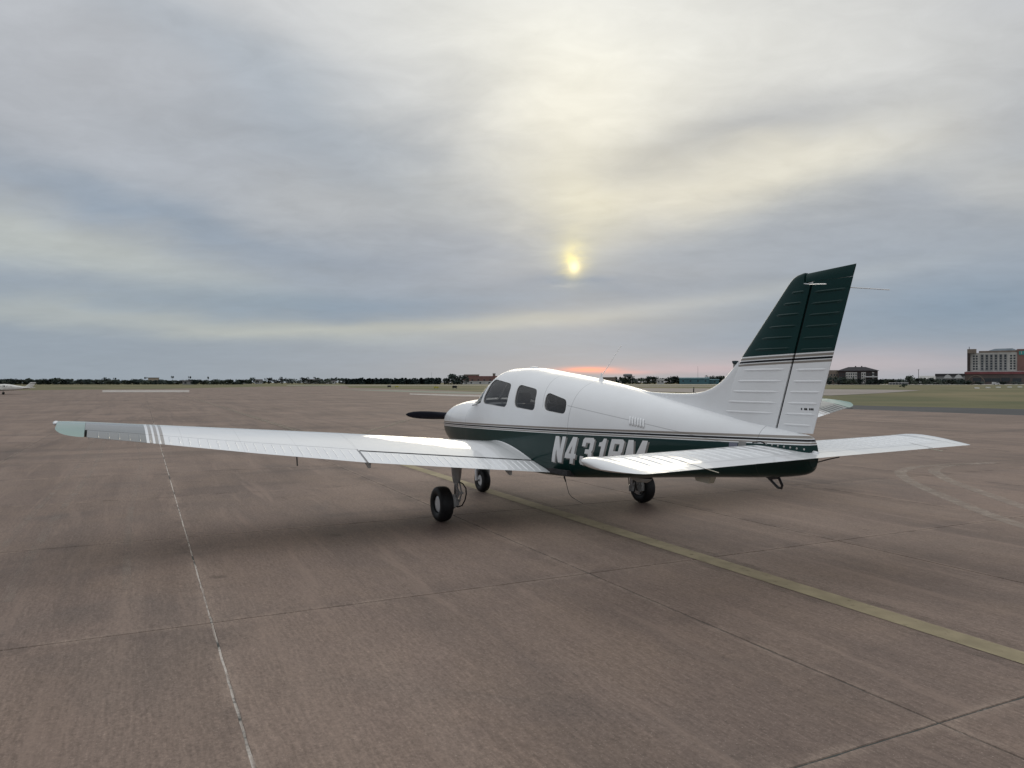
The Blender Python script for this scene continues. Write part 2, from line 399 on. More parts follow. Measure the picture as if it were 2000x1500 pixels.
def make_fuselage():
    NA = 112
    xs = sorted(set([round(q, 4) for q in np.concatenate([np.arange(.08, .4, .02), np.arange(.4, 1.3, .06), np.arange(1.3, 2.2, .03), np.arange(2.2, 6.7, .06), np.arange(6.7, 6.97, .02), [6.945, 6.96, 6.972]])]))
    mb = MB(); ang = [2*math.pi*(k+.5)/NA for k in range(NA)]
    mb.loft([[fp(x, a) for a in ang] for x in xs])
    outer = mb.mesh('fuselage', M['fus'], 0)
    mi = MB(); xi = list(np.arange(1.25, 4.05, .07))
    mi.loft([[fp(x, a, .035) for a in ang] for x in xi])
    inner = mi.mesh('inner', M['inner'], 0)
    bo = bpy.data.objects.new('fuselage', outer); COL.objects.link(bo)
    cut = []
    for me in [inner] + [prism(w, -1, 1) for w in WINR] + [prism(SCREEN, -.60, -.012), prism(SCREEN, .012, .60)]:
        c = bpy.data.objects.new('cutter', me); COL.objects.link(c); cut.append(c)
        md = bo.modifiers.new('cut', 'BOOLEAN'); md.operation = 'DIFFERENCE'; md.solver = 'EXACT'; md.object = c
        md.material_mode = 'TRANSFER'
    dg = bpy.context.evaluated_depsgraph_get(); dg.update()
    me = bpy.data.meshes.new_from_object(bo.evaluated_get(dg)); me.name = 'fuselage'
    bpy.data.objects.remove(bo)
    for c in cut: bpy.data.objects.remove(c)
    # exact normals of the outer skin, so that the gloss stays smooth round the openings
    V = np.empty(len(me.vertices)*3); me.vertices.foreach_get('co', V); V = V.reshape(-1, 3)
    on = np.abs(impl(V)) < .004
    e = 1e-4; G = np.stack([impl(V+np.eye(3)[k]*e)-impl(V-np.eye(3)[k]*e) for k in range(3)], 1)
    G /= np.linalg.norm(G, axis=1)[:, None]+1e-12
    nor = []
    for p in me.polygons:
        vi = list(p.vertices); pn = np.array(p.normal); skin = on[vi].all() and (G[vi] @ pn).min() > .5 and 0.09 < p.center.x < 6.968
        for i in vi: nor.append(tuple(G[i]) if skin else tuple(pn))
    me.polygons.foreach_set('use_smooth', [True]*len(me.polygons))
    me.normals_split_custom_set(nor)
    return link('fuselage', me, AC)
FUS = make_fuselage()

def pane(poly, side, off=.010, grow=1.03):
    cx = sum(p[0] for p in poly)/len(poly); cz = sum(p[1] for p in poly)/len(poly); mb = MB(); loops = []
    for f in (.02, .3, .6, .85, grow):
        loops.append([(cx+(x-cx)*f, side*float(halfw(cx+(x-cx)*f, cz+(z-cz)*f)-off), cz+(z-cz)*f) for x, z in poly])
    mb.loft(loops, caps=(True, False)); return mb
for s in (-1, 1):
    for w in WINR:
        o = pane(w, s).build('window', M['glass'], AC, 60)
        rim = MB()     # thin rubber seal round the pane
        cx = sum(p[0] for p in w)/len(w); cz = sum(p[1] for p in w)/len(w)
        L = []
        for f, off in ((1.0, .004), (.982, .004), (.982, .009)):
            L.append([(cx+(x-cx)*f, s*float(halfw(cx+(x-cx)*f, cz+(z-cz)*f)-off), cz+(z-cz)*f) for x, z in w])
        rim.loft(L, caps=(False, False)); rim.build('window_seal', M['grey'], o, 60)
def inside(x, z, poly):
    c = False; n = len(poly)
    for i in range(n):
        (x1, z1), (x2, z2) = poly[i], poly[i-1]
        if (z1 > z) != (z2 > z) and x < (x2-x1)*(z-z1)/(z2-z1)+x1: c = not c
    return c
def windscreen():
    xs = np.arange(1.22, 2.0, .018); A = np.linspace(math.radians(8), math.radians(172), 90); mb = MB()
    g = [[fp(x, a, .012) for a in A] for x in xs]
    big = [(cx+(x-cx)*1.06, cz+(z-cz)*1.06) for cx, cz in [(1.65, 1.66)] for x, z in SCREEN]
    n = len(A); fs = []
    for i in range(len(xs)-1):
        for j in range(n-1):
            q = [g[i][j], g[i][j+1], g[i+1][j+1], g[i+1][j]]
            if all(inside(p[0], p[2], big) for p in q): fs.append((i*n+j, i*n+j+1, (i+1)*n+j+1, (i+1)*n+j))
    used = sorted({i for f in fs for i in f}); rm = {u: k for k, u in enumerate(used)}
    flat = [p for r in g for p in r]
    mb.add([flat[u] for u in used], [tuple(rm[i] for i in f) for f in fs]); return mb.build('windshield', M['screen'], AC, 60)
windscreen()

# registration, drawn as flat lettering that hugs the skin
GL = {
'N': (.62, [[(0,0),(.2,0),(.2,1),(0,1)], [(.42,0),(.62,0),(.62,1),(.42,1)], [(0,1),(.22,1),(.62,0),(.40,0)]]),
'4': (.64, [[(0,.2),(.64,.2),(.64,.38),(0,.38)], [(.34,0),(.54,0),(.54,1),(.34,1)], [(0,.36),(.20,.36),(.36,.74),(.36,1),(.27,1)]]),
'3': (.62, [[(.08,1),(.54,1),(.62,.92),(.62,.82),(0,.82),(0,.92)], [(0,.68),(.2,.68),(.2,.84),(0,.84)], [(.42,.5),(.57,.5),(.62,.57),(.62,.9),(.42,.9)],
      [(.22,.42),(.5,.42),(.57,.5),(.5,.58),(.22,.58)], [(.42,.1),(.62,.1),(.62,.43),(.57,.5),(.42,.5)], [(0,.08),(.08,0),(.54,0),(.62,.08),(.62,.18),(0,.18)], [(0,.16),(.2,.16),(.2,.32),(0,.32)]]),
'1': (.34, [[(.14,0),(.34,0),(.34,1),(.2,1),(.14,.88)], [(0,.72),(.2,.72),(.2,1),(.18,1),(.13,.88),(0,.85)]]),
'B': (.63, [[(0,0),(.2,0),(.2,1),(0,1)], [(.1,.84),(.6,.84),(.63,.92),(.54,1),(.1,1)], [(.1,.43),(.55,.43),(.58,.5),(.55,.58),(.1,.58)], [(.1,0),(.55,0),(.63,.08),(.6,.16),(.1,.16)],
      [(.43,.5),(.57,.5),(.63,.57),(.63,.92),(.43,.92)], [(.43,.08),(.63,.08),(.63,.43),(.57,.5),(.43,.5)]]),
'M': (.88, [[(0,0),(.2,0),(.2,1),(0,1)], [(.68,0),(.88,0),(.88,1),(.68,1)], [(0,1),(.24,1),(.54,0),(.34,0)], [(.64,1),(.88,1),(.54,0),(.34,0)]])}
def scan(polys, rows=14):
    ys = sorted(set([i/rows for i in range(rows+1)] + [round(p[1], 4) for q in polys for p in q])); out = []
    def iv(y):
        r = []
        for q in polys:
            xs = []
            for i in range(len(q)):
                (x1, y1), (x2, y2) = q[i], q[i-1]
                if (y1 > y) != (y2 > y): xs.append((x2-x1)*(y-y1)/(y2-y1)+x1)
            xs.sort(); r += [[xs[i], xs[i+1]] for i in range(0, len(xs)-1, 2)]
        r.sort(); m = []
        for a in r:
            if m and a[0] <= m[-1][1]+1e-6: m[-1][1] = max(m[-1][1], a[1])
            else: m.append(list(a))
        return m
    def refine(y0, y1, d):
        a, b = iv(y0+1e-6), iv(y1-1e-6)
        if len(a) == len(b): return [(y0, y1, p, q) for p, q in zip(a, b)]
        if d == 0: m = iv((y0+y1)/2); return [(y0, y1, p, p) for p in m]
        h = (y0+y1)/2; return refine(y0, h, d-1) + refine(h, y1, d-1)
    for y0, y1 in zip(ys[:-1], ys[1:]):
        if y1-y0 > 1e-5: out += refine(y0, y1, 3)
    return out
def lettering(items, z0, H, shear, side, off, dx=0, dz=0, sx=1):
    mb = MB()
    for ch, x0, w in items:
        gw, polys = GL[ch]; k = w/gw
        for y0, y1, a, b in scan(polys):
            n = 4
            for j in range(n):
                f0, f1 = j/n, (j+1)/n
                P = []
                for u, v in ((a[0]+(a[1]-a[0])*f0, y0), (a[0]+(a[1]-a[0])*f1, y0), (b[0]+(b[1]-b[0])*f1, y1), (b[0]+(b[1]-b[0])*f0, y1)):
                    x = x0+u*k+shear*(v-.5)+dx; z = z0+.0243*x+v*H+dz
                    P.append((x, side*float(halfw(x, z)+off), z))
                mb.add(P, [(0, 1, 2, 3)])
    return mb
REG = [('N', 3.760, .190), ('4', 3.995, .185), ('3', 4.255, .185), ('1', 4.520, .100), ('B', 4.690, .195), ('M', 4.935, .265)]
for s in (-1, 1):
    it = REG if s < 0 else [('N', 5.02, .19), ('4', 4.80, .185), ('3', 4.56, .185), ('1', 4.42, .10), ('B', 4.16, .195), ('M', 3.80, .265)]
    if s < 0:
        o = lettering(it, .668, .305, .105, s, .0035).build('registration_lettering', M['decal'], AC, 0)
        mb = lettering(it, .668, .305, .105, s, .0018, .024, -.012); mb.build('lettering_shadow', M['decalsh'], o, 0)

# louvres on the left rear side
for k in range(6):
    x = 4.95+k*.038; mb = MB(); pts = []
    for i in range(9):
        z = 1.335-.0115*i-.004*k; pts.append((x+.0042*i, -float(halfw(x, z)), z))
    ridge(mb, pts, (-.1, -1, .25), .014, .013); mb.build('louvre', M['white'], FUS, 70)

# cabin interior
mb = MB(); mb.box((1.3, -.5, .62), (4.0, .5, .68)); mb.build('cabin_floor', M['seat'], AC)
def seat(x, y, w):
    mb = MB()
    for (a, b, c, d) in ((0, .46, .95, .14),):
        mb.loft([[(x+i, y+q*w/2, .80+dz) for q, dz in ((-1, 0), (-1, .13), (-.8, .16), (.8, .16), (1, .13), (1, 0))] for i in (-.02, .03, .42, .46)])
    o = mb.build('seat', M['seat'], AC, 50)
    mb = MB(); L = []
    for z, dx, k in ((.92, .40, 1), (1.1, .46, 1), (1.3, .53, .95), (1.38, .56, .8), (1.40, .57, .6)):
        L.append([(x+dx-.05, y-w/2*k, z), (x+dx+.05, y-w/2*k, z), (x+dx+.06, y, z), (x+dx+.05, y+w/2*k, z), (x+dx-.05, y+w/2*k, z), (x+dx-.07, y, z)])
    mb.loft(L); mb.build('seat_back', M['seat'], o, 50)
    mb = MB(); L = []
    for z, k in ((1.41, .5), (1.45, .6), (1.52, .6), (1.55, .45)):
        L.append([(x+.55, y-w*.4*k, z), (x+.63, y-w*.4*k, z), (x+.63, y+w*.4*k, z), (x+.55, y+w*.4*k, z)])
    mb.loft(L); mb.build('headrest', M['seat'], o, 50)
for y in (-.27, .27): seat(1.95, y, .44); seat(2.95, y, .44)
mb = MB(); mb.loft([[(1.34, y, .8), (1.34, y, zt), (1.62, y, zt+.01), (1.66, y, zt-.015), (1.66, y, .8)] for y, zt in ((-.47, 1.26), (-.36, 1.345), (-.2, 1.39), (.2, 1.39), (.36, 1.345), (.47, 1.26))]); mb.build('instrument_panel', M['dark'], AC)
for y in (-.27, .27):
    mb = MB(); mb.tube([(1.66, y, 1.2), (1.83, y, 1.2)], .015); mb.tube([(1.83, y-.13, 1.26), (1.83, y-.12, 1.16), (1.83, y, 1.18), (1.83, y+.12, 1.16), (1.83, y+.13, 1.26)], .014)
    mb.build('control_yoke', M['dark'], AC)

# nose: air inlets, spinner, propeller
mb = MB(); mb.lathe([(.0, -.30), (.035, -.285), (.07, -.24), (.105, -.15), (.125, -.05), (.13, .0), (.0, .0)], (.10, 0, 1.13), 'x', 32); mb.build('spinner', M['white'], AC)
for s in (-1, 1):
    mb = MB(); L = []
    for f, t_, c in ((.10, .05, .08), (.2, .035, .115), (.35, .022, .14), (.55, .015, .142), (.75, .011, .128), (.88, .009, .10), (.96, .007, .062), (1.0, .004, .02)):
        y = s*.955*f; z = 1.13-s*.05*f; tw = math.radians(48-30*f)
        l = []
        for k in range(14):
            a = 2*math.pi*k/14; u, w = math.cos(a)*c/2*1.05, math.sin(a)*t_
            l.append((.0+u*math.sin(tw)*.9+w*math.cos(tw), y, z+u*math.cos(tw)-w*math.sin(tw)))
        L.append(l)
    mb.loft(L); mb.build('propeller_blade', M['prop'], AC, 60)
for s in (-1, 1):
    mb = MB(); mb.loft([[(x, s*.19+.10*k*math.cos(a), 1.09+.075*k*math.sin(a)) for a in [2*math.pi*i/20 for i in range(20)]] for x, k in ((.074, 1.0), (.07, .86))], caps=(True, True)); mb.build('air_inlet', M['gap'], FUS)
mb = MB(); mb.loft([[(.20+u, .0+.16*math.cos(a), .78+.08*math.sin(a)) for a in [2*math.pi*i/20 for i in range(20)]] for u in (-.10, .06)]); mb.build('chin_scoop', M['gap'], FUS)
mb = MB(); mb.tube([(1.60, -.556, 1.362), (1.765, -.562, 1.375)], .006, 6); mb.build('air_thermometer_probe', M['dark'], FUS)
mb = MB(); mb.tube([(.95, .2, .60), (1.0, .2, .46), (1.12, .2, .42)], .03, 12); mb.build('exhaust_pipe', M['steel'], AC)

# ------------------------------------------------------------------ wings
#           y     LEx    TEx    LEz    TEz    t/c
WST = np.array([[.40, 1.99, 3.63, .772, .618, .150], [.56, 1.99, 3.62, .787, .628, .150], [1.60, 1.99, 3.61, .872, .732, .150], [2.70, 1.99, 3.59, .963, .845, .150],
       [3.80, 2.075, 3.44, 1.070, .980, .140], [4.85, 2.145, 3.29, 1.165, 1.122, .130], [5.30, 2.18, 3.23, 1.207, 1.180, .125]])
def thick(c, t):
    return t/.2*(.2969*math.sqrt(max(c, 0))-.126*c-.3516*c*c+.2843*c**3-.1036*c**4)
def wing_pt(y, c, up, tc=None):
    r = [float(np.interp(y, WST[:, 0], WST[:, k])) for k in range(1, 6)]
    ch = r[1]-r[0]; cam_ = .020*(2*.4*c-c*c)/.16 if c < .4 else .020*(1-.8+.8*c-c*c)/.36
    z = r[2]+(r[3]-r[2])*c+ch*(cam_+(1 if up else -1)*thick(c, r[4]*1.06))
    return Vector((r[0]+ch*c, y, z))
HFL, HAL = .795, .765
def hinge(y): return HFL if y < 2.70 else HAL
CS = [0, .003, .01, .025, .05, .09, .14, .2, .28, .36, .45, .54, .63, .71]
def wing_loop(y, s, h):
    up = [wing_pt(y, c, True) for c in reversed(CS)]; lo = [wing_pt(y, c, False) for c in CS[1:]]
    return [Vector((p.x, s*p.y, p.z)) for p in [wing_pt(y, h, True)] + up + lo + [wing_pt(y, h, False)]]
def ctrl_loop(y, s, h):
    cs = [h+.006, h+(1-h)*.2, h+(1-h)*.45, h+(1-h)*.7, h+(1-h)*.9, 1.0]
    up = [wing_pt(y, c, True) for c in reversed(cs)]; lo = [wing_pt(y, c, False) for c in cs]
    L = up+lo; L[0] = L[0]+Vector((0, 0, .0008)); L[-1] = L[-1]-Vector((0, 0, .0008))
    return [Vector((p.x, s*p.y, p.z)) for p in L]
def wnorm(y, c, s):
    a = wing_pt(y, c-.01, True); b = wing_pt(y, c+.01, True); e = wing_pt(y+.02, c, True); f = wing_pt(y-.02, c, True)
    n = (b-a).cross(e-f); n = n if n.z > 0 else -n; return Vector((n.x, s*n.y, n.z)).normalized()
for s in (-1, 1):
    mb = MB(); ys = [.40, .56, .8, 1.1, 1.6, 2.1, 2.5, 2.699]
    mb.loft([wing_loop(y, s, HFL) for y in ys])
    ys = [2.701, 3.0, 3.4, 3.8, 4.2, 4.6, 4.85, 5.1, 5.29]
    mb.loft([wing_loop(y, s, HAL) for y in ys])
    wing = mb.build('wing', M['wing'], AC, 40)
    if s > 0:                                  # the aircraft leans a little on its legs: right wing sits higher
        al = .0225; wing.rotation_euler.x = al; wing.location = (0, .5*(1-math.cos(al))+.75*math.sin(al), .75-.75*math.cos(al)-.5*math.sin(al))
    # flap and aileron, with pressed stiffening beads
    for nm, y0, y1, h, step in (('flap', .50, 2.69, HFL, .0875), ('aileron', 2.715, 5.27, HAL, .0875)):
        mb = MB(); n = 14
        mb.loft([ctrl_loop(y0+(y1-y0)*i/n, s, h) for i in range(n+1)])
        y = y0+.10
        while y < y1-.04:
            pts = []; nr = []
            for i in range(13):
                c = h+(1-h)*(.08+.86*i/12); p = wing_pt(y, c, True); pts.append((p.x, s*p.y, p.z)); nr.append(wnorm(y, c, s))
            ridge(mb, pts, nr, .0075, .0075); y += step
        mb.build(nm, M['wing'], wing, 40)
    # dark strip laid over the flap hinge line: the gap's shade as colour
    mb = MB(); L = []
    for i in range(19):
        y = .52+2.17*i/18; a = wing_pt(y, HFL-.012, True); b = wing_pt(y, HFL+.002, True)
        L.append([(a.x, s*y, a.z+.0012), (b.x+.006, s*y, b.z+.0012)])
    mb.loft(L, closed=False, caps=(False, False)); mb.build('flap_gap_shade', M['gap'], wing, 0)
    # fibreglass tip
    mb = MB(); L = []
    for y, k in ((5.292, 0), (5.34, .01), (5.40, .05), (5.45, .12), (5.49, .22), (5.515, .34), (5.53, .47)):
        base = [wing_pt(5.29, c, True) for c in reversed(CS+[.8, .9, 1.0])] + [wing_pt(5.29, c, False) for c in CS[1:]+[.8, .9]]
        l = []; x0 = base[0].x; xl = 2.18
        for p in base:
            cc = (p.x-2.18)/1.05; x = 2.18+1.05*(.16*k/.47*.9 + cc*(1-k*.62)); zc = 1.275
            l.append((x, s*y, zc+(p.z-zc)*(1-k*1.2)+.012*k+(y-5.29)*.06))
        L.append(l)
    mb.loft(L); mb.build('wing_tip', M['tipgreen'], wing, 45)
    mb = MB(); L = []
    for i in range(9):
        a = math.pi*i/8; L.append([(2.40-.10*math.cos(a), s*(5.555+.030*math.sin(a)*math.cos(q)), 1.274+.026*math.sin(a)*math.sin(q)) for q in [2*math.pi*k/12 for k in range(12)]])
    mb.loft(L); mb.build('navigation_light', M['clear'], wing, 60)
    # underside brackets, pitot mast, static wicks
    for y in (.98, 2.66):
        p = wing_pt(y, .93, False); mb = MB()
        mb.loft([[(p.x-.12, s*y+q, p.z+.01), (p.x+.05, s*y+q, p.z+.005), (p.x+.045, s*y+q, p.z-.055), (p.x+.02, s*y+q, p.z-.06), (p.x-.08, s*y+q, p.z-.02)] for q in (-.012, .012)]); mb.build('flap_bracket', M['grey'], wing)
    if s < 0:
        p = wing_pt(3.28, .55, False); mb = MB(); mb.loft([[(p.x+.03+q*.3-a, s*3.28+b, p.z+.01-q) for a, b in ((-.025, 0), (0, .008), (.03, 0), (0, -.008))] for q in (0, .06, .13)]); mb.build('pitot_mast', M['dark'], wing)
    for y in (2.72, 5.25):
        p = wing_pt(y, 1, True); mb = MB(); mb.tube([(p.x-.02, s*y, p.z), (p.x+.10, s*y, p.z-.006)], .003, 5); mb.build('static_wick', M['dark'], wing)
    # root fillet
    mb = MB(); L = []
    for i in range(16):
        c = .10+.69*i/15; p = wing_pt(.56, c, True); hw = float(halfw(p.x, p.z+.05)); q = wing_pt(.66, c, True); k = .028*math.sin(math.pi*i/15)**.6
        hw0 = float(halfw(p.x, p.z+k))
        pts = []
        for u in range(6):
            f = u/5; yy = (hw0-.004)*(1-f)**2+(hw0+.002)*2*f*(1-f)+(max(hw, .45)+.12)*f*f; zz = wing_pt(yy, c, True).z+.0015
            pts.append((p.x, s*yy, zz*f**.5+(p.z+k)*(1-f**.5)))
        L.append(pts)
    mb.loft(L, closed=False, caps=(False, False)); mb.build('wing_root_fillet', M['white'], wing, 60)

# ------------------------------------------------------------------ tail
def sym_loop(x0, x1, z, t, slope=.0, blunt=0.0, n=12):
    """symmetric section between x0 and x1 with half thickness t; closed loop"""
    l = []
    for i in range(n+1):
        c = (1-math.cos(math.pi*i/n))/2; h = 5*t*(.2969*math.sqrt(c)-.126*c-.3516*c*c+.2843*c**3-.1036*c**4)
        l.append((x0+(x1-x0)*c, h))
    return l
def finLE(z): return float(np.interp(z, [1.20, 1.40, 1.80, 1.913, 2.50, 2.535, 2.56, 2.578, 2.590], [5.80, 5.89, 6.12, 6.176, 6.70, 6.735, 6.765, 6.80, 6.86]))
def hingeX(z): return 6.605+(z-1.291)*(.368/1.199)
def rudTE(z): return 6.955+(z-1.235)*(.414/1.371)
def fin_half(z): return float(np.interp(z, [1.2, 1.9, 2.59], [.052, .044, .028]))
def fin_w(x, z):     # half thickness of the fin + rudder at x, z
    a, b = finLE(z), rudTE(z); c = min(max((x-a)/(b-a), 0), 1); t = fin_half(z)
    if c < .35: return t*math.sin(math.pi/2*(c/.35)**.6)
    return max(t*(1-(c-.35)/.65*.93), .003)
def fin_section(x0, x1, z, n=16, y=1):
    xs = [x0+(x1-x0)*(1-math.cos(math.pi*i/n))/2 for i in range(n+1)]
    return [(x, fin_w(x, z), z) for x in reversed(xs)] + [(x, -fin_w(x, z), z) for x in xs[(1 if fin_w(x0, z) < 1e-4 else 0):]]
mb = MB(); L = []
for z in (1.22, 1.4, 1.6, 1.8, 1.913, 2.1, 2.3, 2.44, 2.49, 2.515, 2.535, 2.56, 2.578, 2.590):
    x1 = hingeX(z)-.012 if z < 2.51 else 6.898
    L.append(fin_section(finLE(z)+1e-4, x1, z))
mb.loft(L)
FBL = [(2.435, 6.770, 6.902), (2.346, 6.683, 6.876), (2.256, 6.605, 6.850), (2.159, 6.525, 6.818), (2.066, 6.444, 6.786), (1.972, 6.367, 6.759), (1.795, 6.225, 6.699), (1.696, 6.150, 6.672), (1.602, 6.080, 6.639), (1.508, 6.010, 6.616), (1.417, 5.945, 6.582)]
RBL = [(2.420, 6.994, 7.288), (2.328, 6.963, 7.260), (2.237, 6.938, 7.237), (2.144, 6.907, 7.213), (2.050, 6.876, 7.180), (1.955, 6.855, 7.166), (1.789, 6.807, 7.098), (1.693, 6.775, 7.068), (1.604, 6.743, 7.039), (1.510, 6.721, 7.014), (1.419, 6.694, 6.989), (1.327, 6.665, 6.948)]
def fin_beads(mb, tab):
    for z, a, b in tab:
        for s in (-1, 1):
            pts = [(a+(b-a)*i/16, s*fin_w(a+(b-a)*i/16, z), z) for i in range(17)]
            ridge(mb, pts, (0, s, 0), .0075, .011)
fin_beads(mb, FBL)
FIN = mb.build('vertical_fin', M['fin'], AC, 40)
mb = MB(); L = []
for z in (1.262, 1.30, 1.5, 1.75, 2.0, 2.25, 2.44, 2.508):
    L.append(fin_section(hingeX(z)+.010, rudTE(z), z, 12))
mb.loft(L)
L = []
for z0, z1, k in ((2.510, 2.510, 1), (2.53, 2.535, 1), (2.565, 2.585, .8), (2.582, 2.604, .35)):
    sec = []
    for i in range(13):
        x = 6.915+(7.337-6.915)*i/12; z = z0+(z1-z0)*i/12; sec.append((x+(z-2.51)*.32*(i/12), fin_w(min(x, 7.3), min(z, 2.58))*k, z))
    L.append(list(reversed(sec)) + [(x, -y, z) for x, y, z in sec])
mb.loft(L); fin_beads(mb, RBL)
RUD = mb.build('rudder', M['fin'], AC, 40)
# dark filler in the hinge gap, its colour stands for shade there
mb = MB(); mb.loft([[(hingeX(z)-.02, .012, z), (hingeX(z)+.02, .012, z), (hingeX(z)+.02, -.012, z), (hingeX(z)-.02, -.012, z)] for z in (1.24, 2.5)])
mb.box((6.60, -.02, 1.235), (6.75, .02, 1.262)); mb.build('hinge_gap_fill', M['gap'], FIN)
# small stencil on the rudder
mb = MB()
for i, w in enumerate((.012, .0, .014, .014, .0, .012, .012, .012)):
    if w: 
        x = 6.855+i*.0155; mb.add([(x, -fin_w(x, 1.462)-.002, 1.455), (x+w, -fin_w(x+w, 1.462)-.002, 1.455), (x+w, -fin_w(x+w, 1.462)-.002, 1.472), (x, -fin_w(x, 1.462)-.002, 1.472)], [(0, 1, 2, 3)])
mb.build('stencil', M['decalblack'], RUD, 0)
# dorsal fillet sweeping up into the fin
dtop = [(4.42, 1.640), (4.60, 1.612), (4.95, 1.580), (5.35, 1.574), (5.55, 1.580), (5.68, 1.596), (5.80, 1.630), (5.90, 1.675), (5.99, 1.738), (6.07, 1.808), (6.115, 1.855), (6.14, 1.880)]
dx = np.array([p[0] for p in dtop]); dz = np.array([p[1] for p in dtop]); L = []
for x in np.concatenate([np.arange(4.42, 5.5, .06), np.arange(5.5, 6.141, .02)]):
    zt = float(pch(dx, dz, x)); zb = float(par(x)[0])-.05; wb = .040+.012*min(1, (x-4.42)/1.2); wt = float(np.interp(x, [4.42, 5.4, 5.9, 6.05, 6.14], [.012, .018, .026, .02, .006]))
    l = []
    for k in range(9):
        f = k/8; y = wb+(wt-wb)*math.sin(f*math.pi/2)**.7; l.append((x, y, zb+(zt-.012-zb)*f))
    top = [(x, wt*math.cos(a), zt-.012+.012*math.sin(a)) for a in (math.pi*.25, math.pi*.5, math.pi*.75)]
    L.append(l+top+[(x, -y, z) for x, y, z in reversed(l)])
mb = MB(); mb.loft(L); mb.build('dorsal_fillet', M['white'], AC, 50)

# stabilator: one all-moving slab, beads on the skin, anti-servo tab
def stab_pt(y, c, up):
    a = abs(y); x0 = 6.375; x1 = 7.135
    lean = (.0115 if y > 0 else .0178)*y; z0, z1 = 1.120+lean, 1.088+lean
    return Vector((x0+(x1-x0)*c, y, z0+(z1-z0)*c+(1 if up else -1)*(x1-x0)*thick(c, .085)+.0))
SC = [0, .01, .03, .07, .13, .2, .3, .4, .5, .6, .7, .795]
for s in (-1, 1):
    mb = MB()
    def lp(y): return [stab_pt(s*y, c, True) for c in reversed(SC)] + [stab_pt(s*y, c, False) for c in SC[1:]]
    mb.loft([lp(y) for y in (.0, .1, .4, .9, 1.3, 1.78)])
    # outboard of the tab the skin runs back to the trailing edge
    oc = [.80, .9, 1.0]
    mb.loft([[stab_pt(s*y, c, True) for c in oc] + [stab_pt(s*y, c, False) for c in reversed(oc)] for y in (1.33, 1.5, 1.78)])
    # rounded tip
    L = []
    for y, k, kt, th in ((1.783, 0, 0, 1), (1.83, .01, .0, 1.10), (1.87, .025, .012, 1.18), (1.905, .055, .07, 1.15), (1.935, .10, .20, .95), (1.955, .17, .36, .62), (1.966, .25, .50, .18)):
        if s > 0: y = 1.783+(y-1.783)*1.45
        base = [stab_pt(s*1.78, c, True) for c in reversed(SC+[.9, 1.0])] + [stab_pt(s*1.78, c, False) for c in SC[1:]+[.9]]
        l = []
        for p in base:
            cc = (p.x-6.375)/.76; zc = stab_pt(s*1.78, 0, True).z-.032*cc; l.append((6.375+.76*(k+cc*(1-k-kt)), s*y, zc+(p.z-zc)*th*1.12))
        L.append(l)
    mb.loft(L)
    y = .20
    while y < 1.72:
        pts = []; nr = []
        for i in range(9):
            c = .16+(.60 if y < 1.31 else .60)*i/8; p = stab_pt(s*y, c, True); pts.append(p); nr.append((0.03, 0, 1))
        ridge(mb, pts, nr, .006, .010); y += .112
    st = mb.build('stabilator', M['white'], AC, 40)
    mb = MB(); tc = [.803, .87, .93, 1.0]
    mb.loft([[stab_pt(s*y, c, True) for c in tc] + [stab_pt(s*y, c, False) for c in reversed(tc)] for y in (.0, .4, .9, 1.325)])
    mb.build('anti_servo_tab', M['white'], st, 40)
    mb = MB()
    a, b = stab_pt(s*1.3275, .66, True), stab_pt(s*1.3275, 1.0, True)
    mb.add([(a.x, a.y-.004, a.z+.0015), (a.x, a.y+.004, a.z+.0015), (b.x, b.y+.004, b.z+.0015), (b.x, b.y-.004, b.z+.0015)], [(0, 1, 2, 3)]); mb.build('tab_slit_shade', M['gap'], st, 0)  # dark sheet on the skin draws the shade in the tab slit
    mb = MB(); p = stab_pt(s*1.30, 1, False); mb.tube([(p.x-.03, p.y, p.z-.002), (p.x+.11, p.y, p.z-.018)], .0035, 6); mb.build('static_wick', M['cream'], st)
# dark skin patch painting the slot's shade, and screws, by the stabilator root
mb = MB(); L = []
for x, h in ((6.46, .0), (6.50, .006), (6.54, .013), (6.56, .010), (6.59, .0)):
    z0 = 1.165; L.append([(x, -float(halfw(x, z0))-.0025, z0-.02), (x, -float(halfw(x, z0+h))-.0025, z0+h)])
mb.loft(L, closed=False, caps=(False, False)); mb.build('stabilator_slot_shade', M['gap'], FUS, 0)
for i in range(7):
    x = 6.60+i*.057; z = 1.160-.004*i; y = -float(halfw(x, z)); mb = MB(); mb.lathe([(0, -.004), (.0075, -.003), (.009, .001)], (x, y, z), 'y', 10); mb.build('screw', M['grey'], FUS)
# small flag decal and pale panel by the tail
def skin_patch(x0, x1, z0, z1, off, m, nm):
    mb = MB(); L = [[(x0+(x1-x0)*i/4, -float(halfw(x0+(x1-x0)*i/4, z0+(z1-z0)*j/3))-off, z0+(z1-z0)*j/3) for j in range(4)] for i in range(5)]
    mb.loft(L, closed=False, caps=(False, False)); return mb.build(nm, m, FUS, 0)
fl = mat('flag_decal', (.16, .17, .22), .5)
skin_patch(6.225, 6.315, 1.085, 1.150, .003, fl, 'flag_decal'); skin_patch(6.322, 6.402, 1.085, 1.162, .003, M['decalsh'], 'pale_panel')
skin_patch(6.262, 6.300, 1.100, 1.112, .0045, M['decal'], 'flag_stripe')
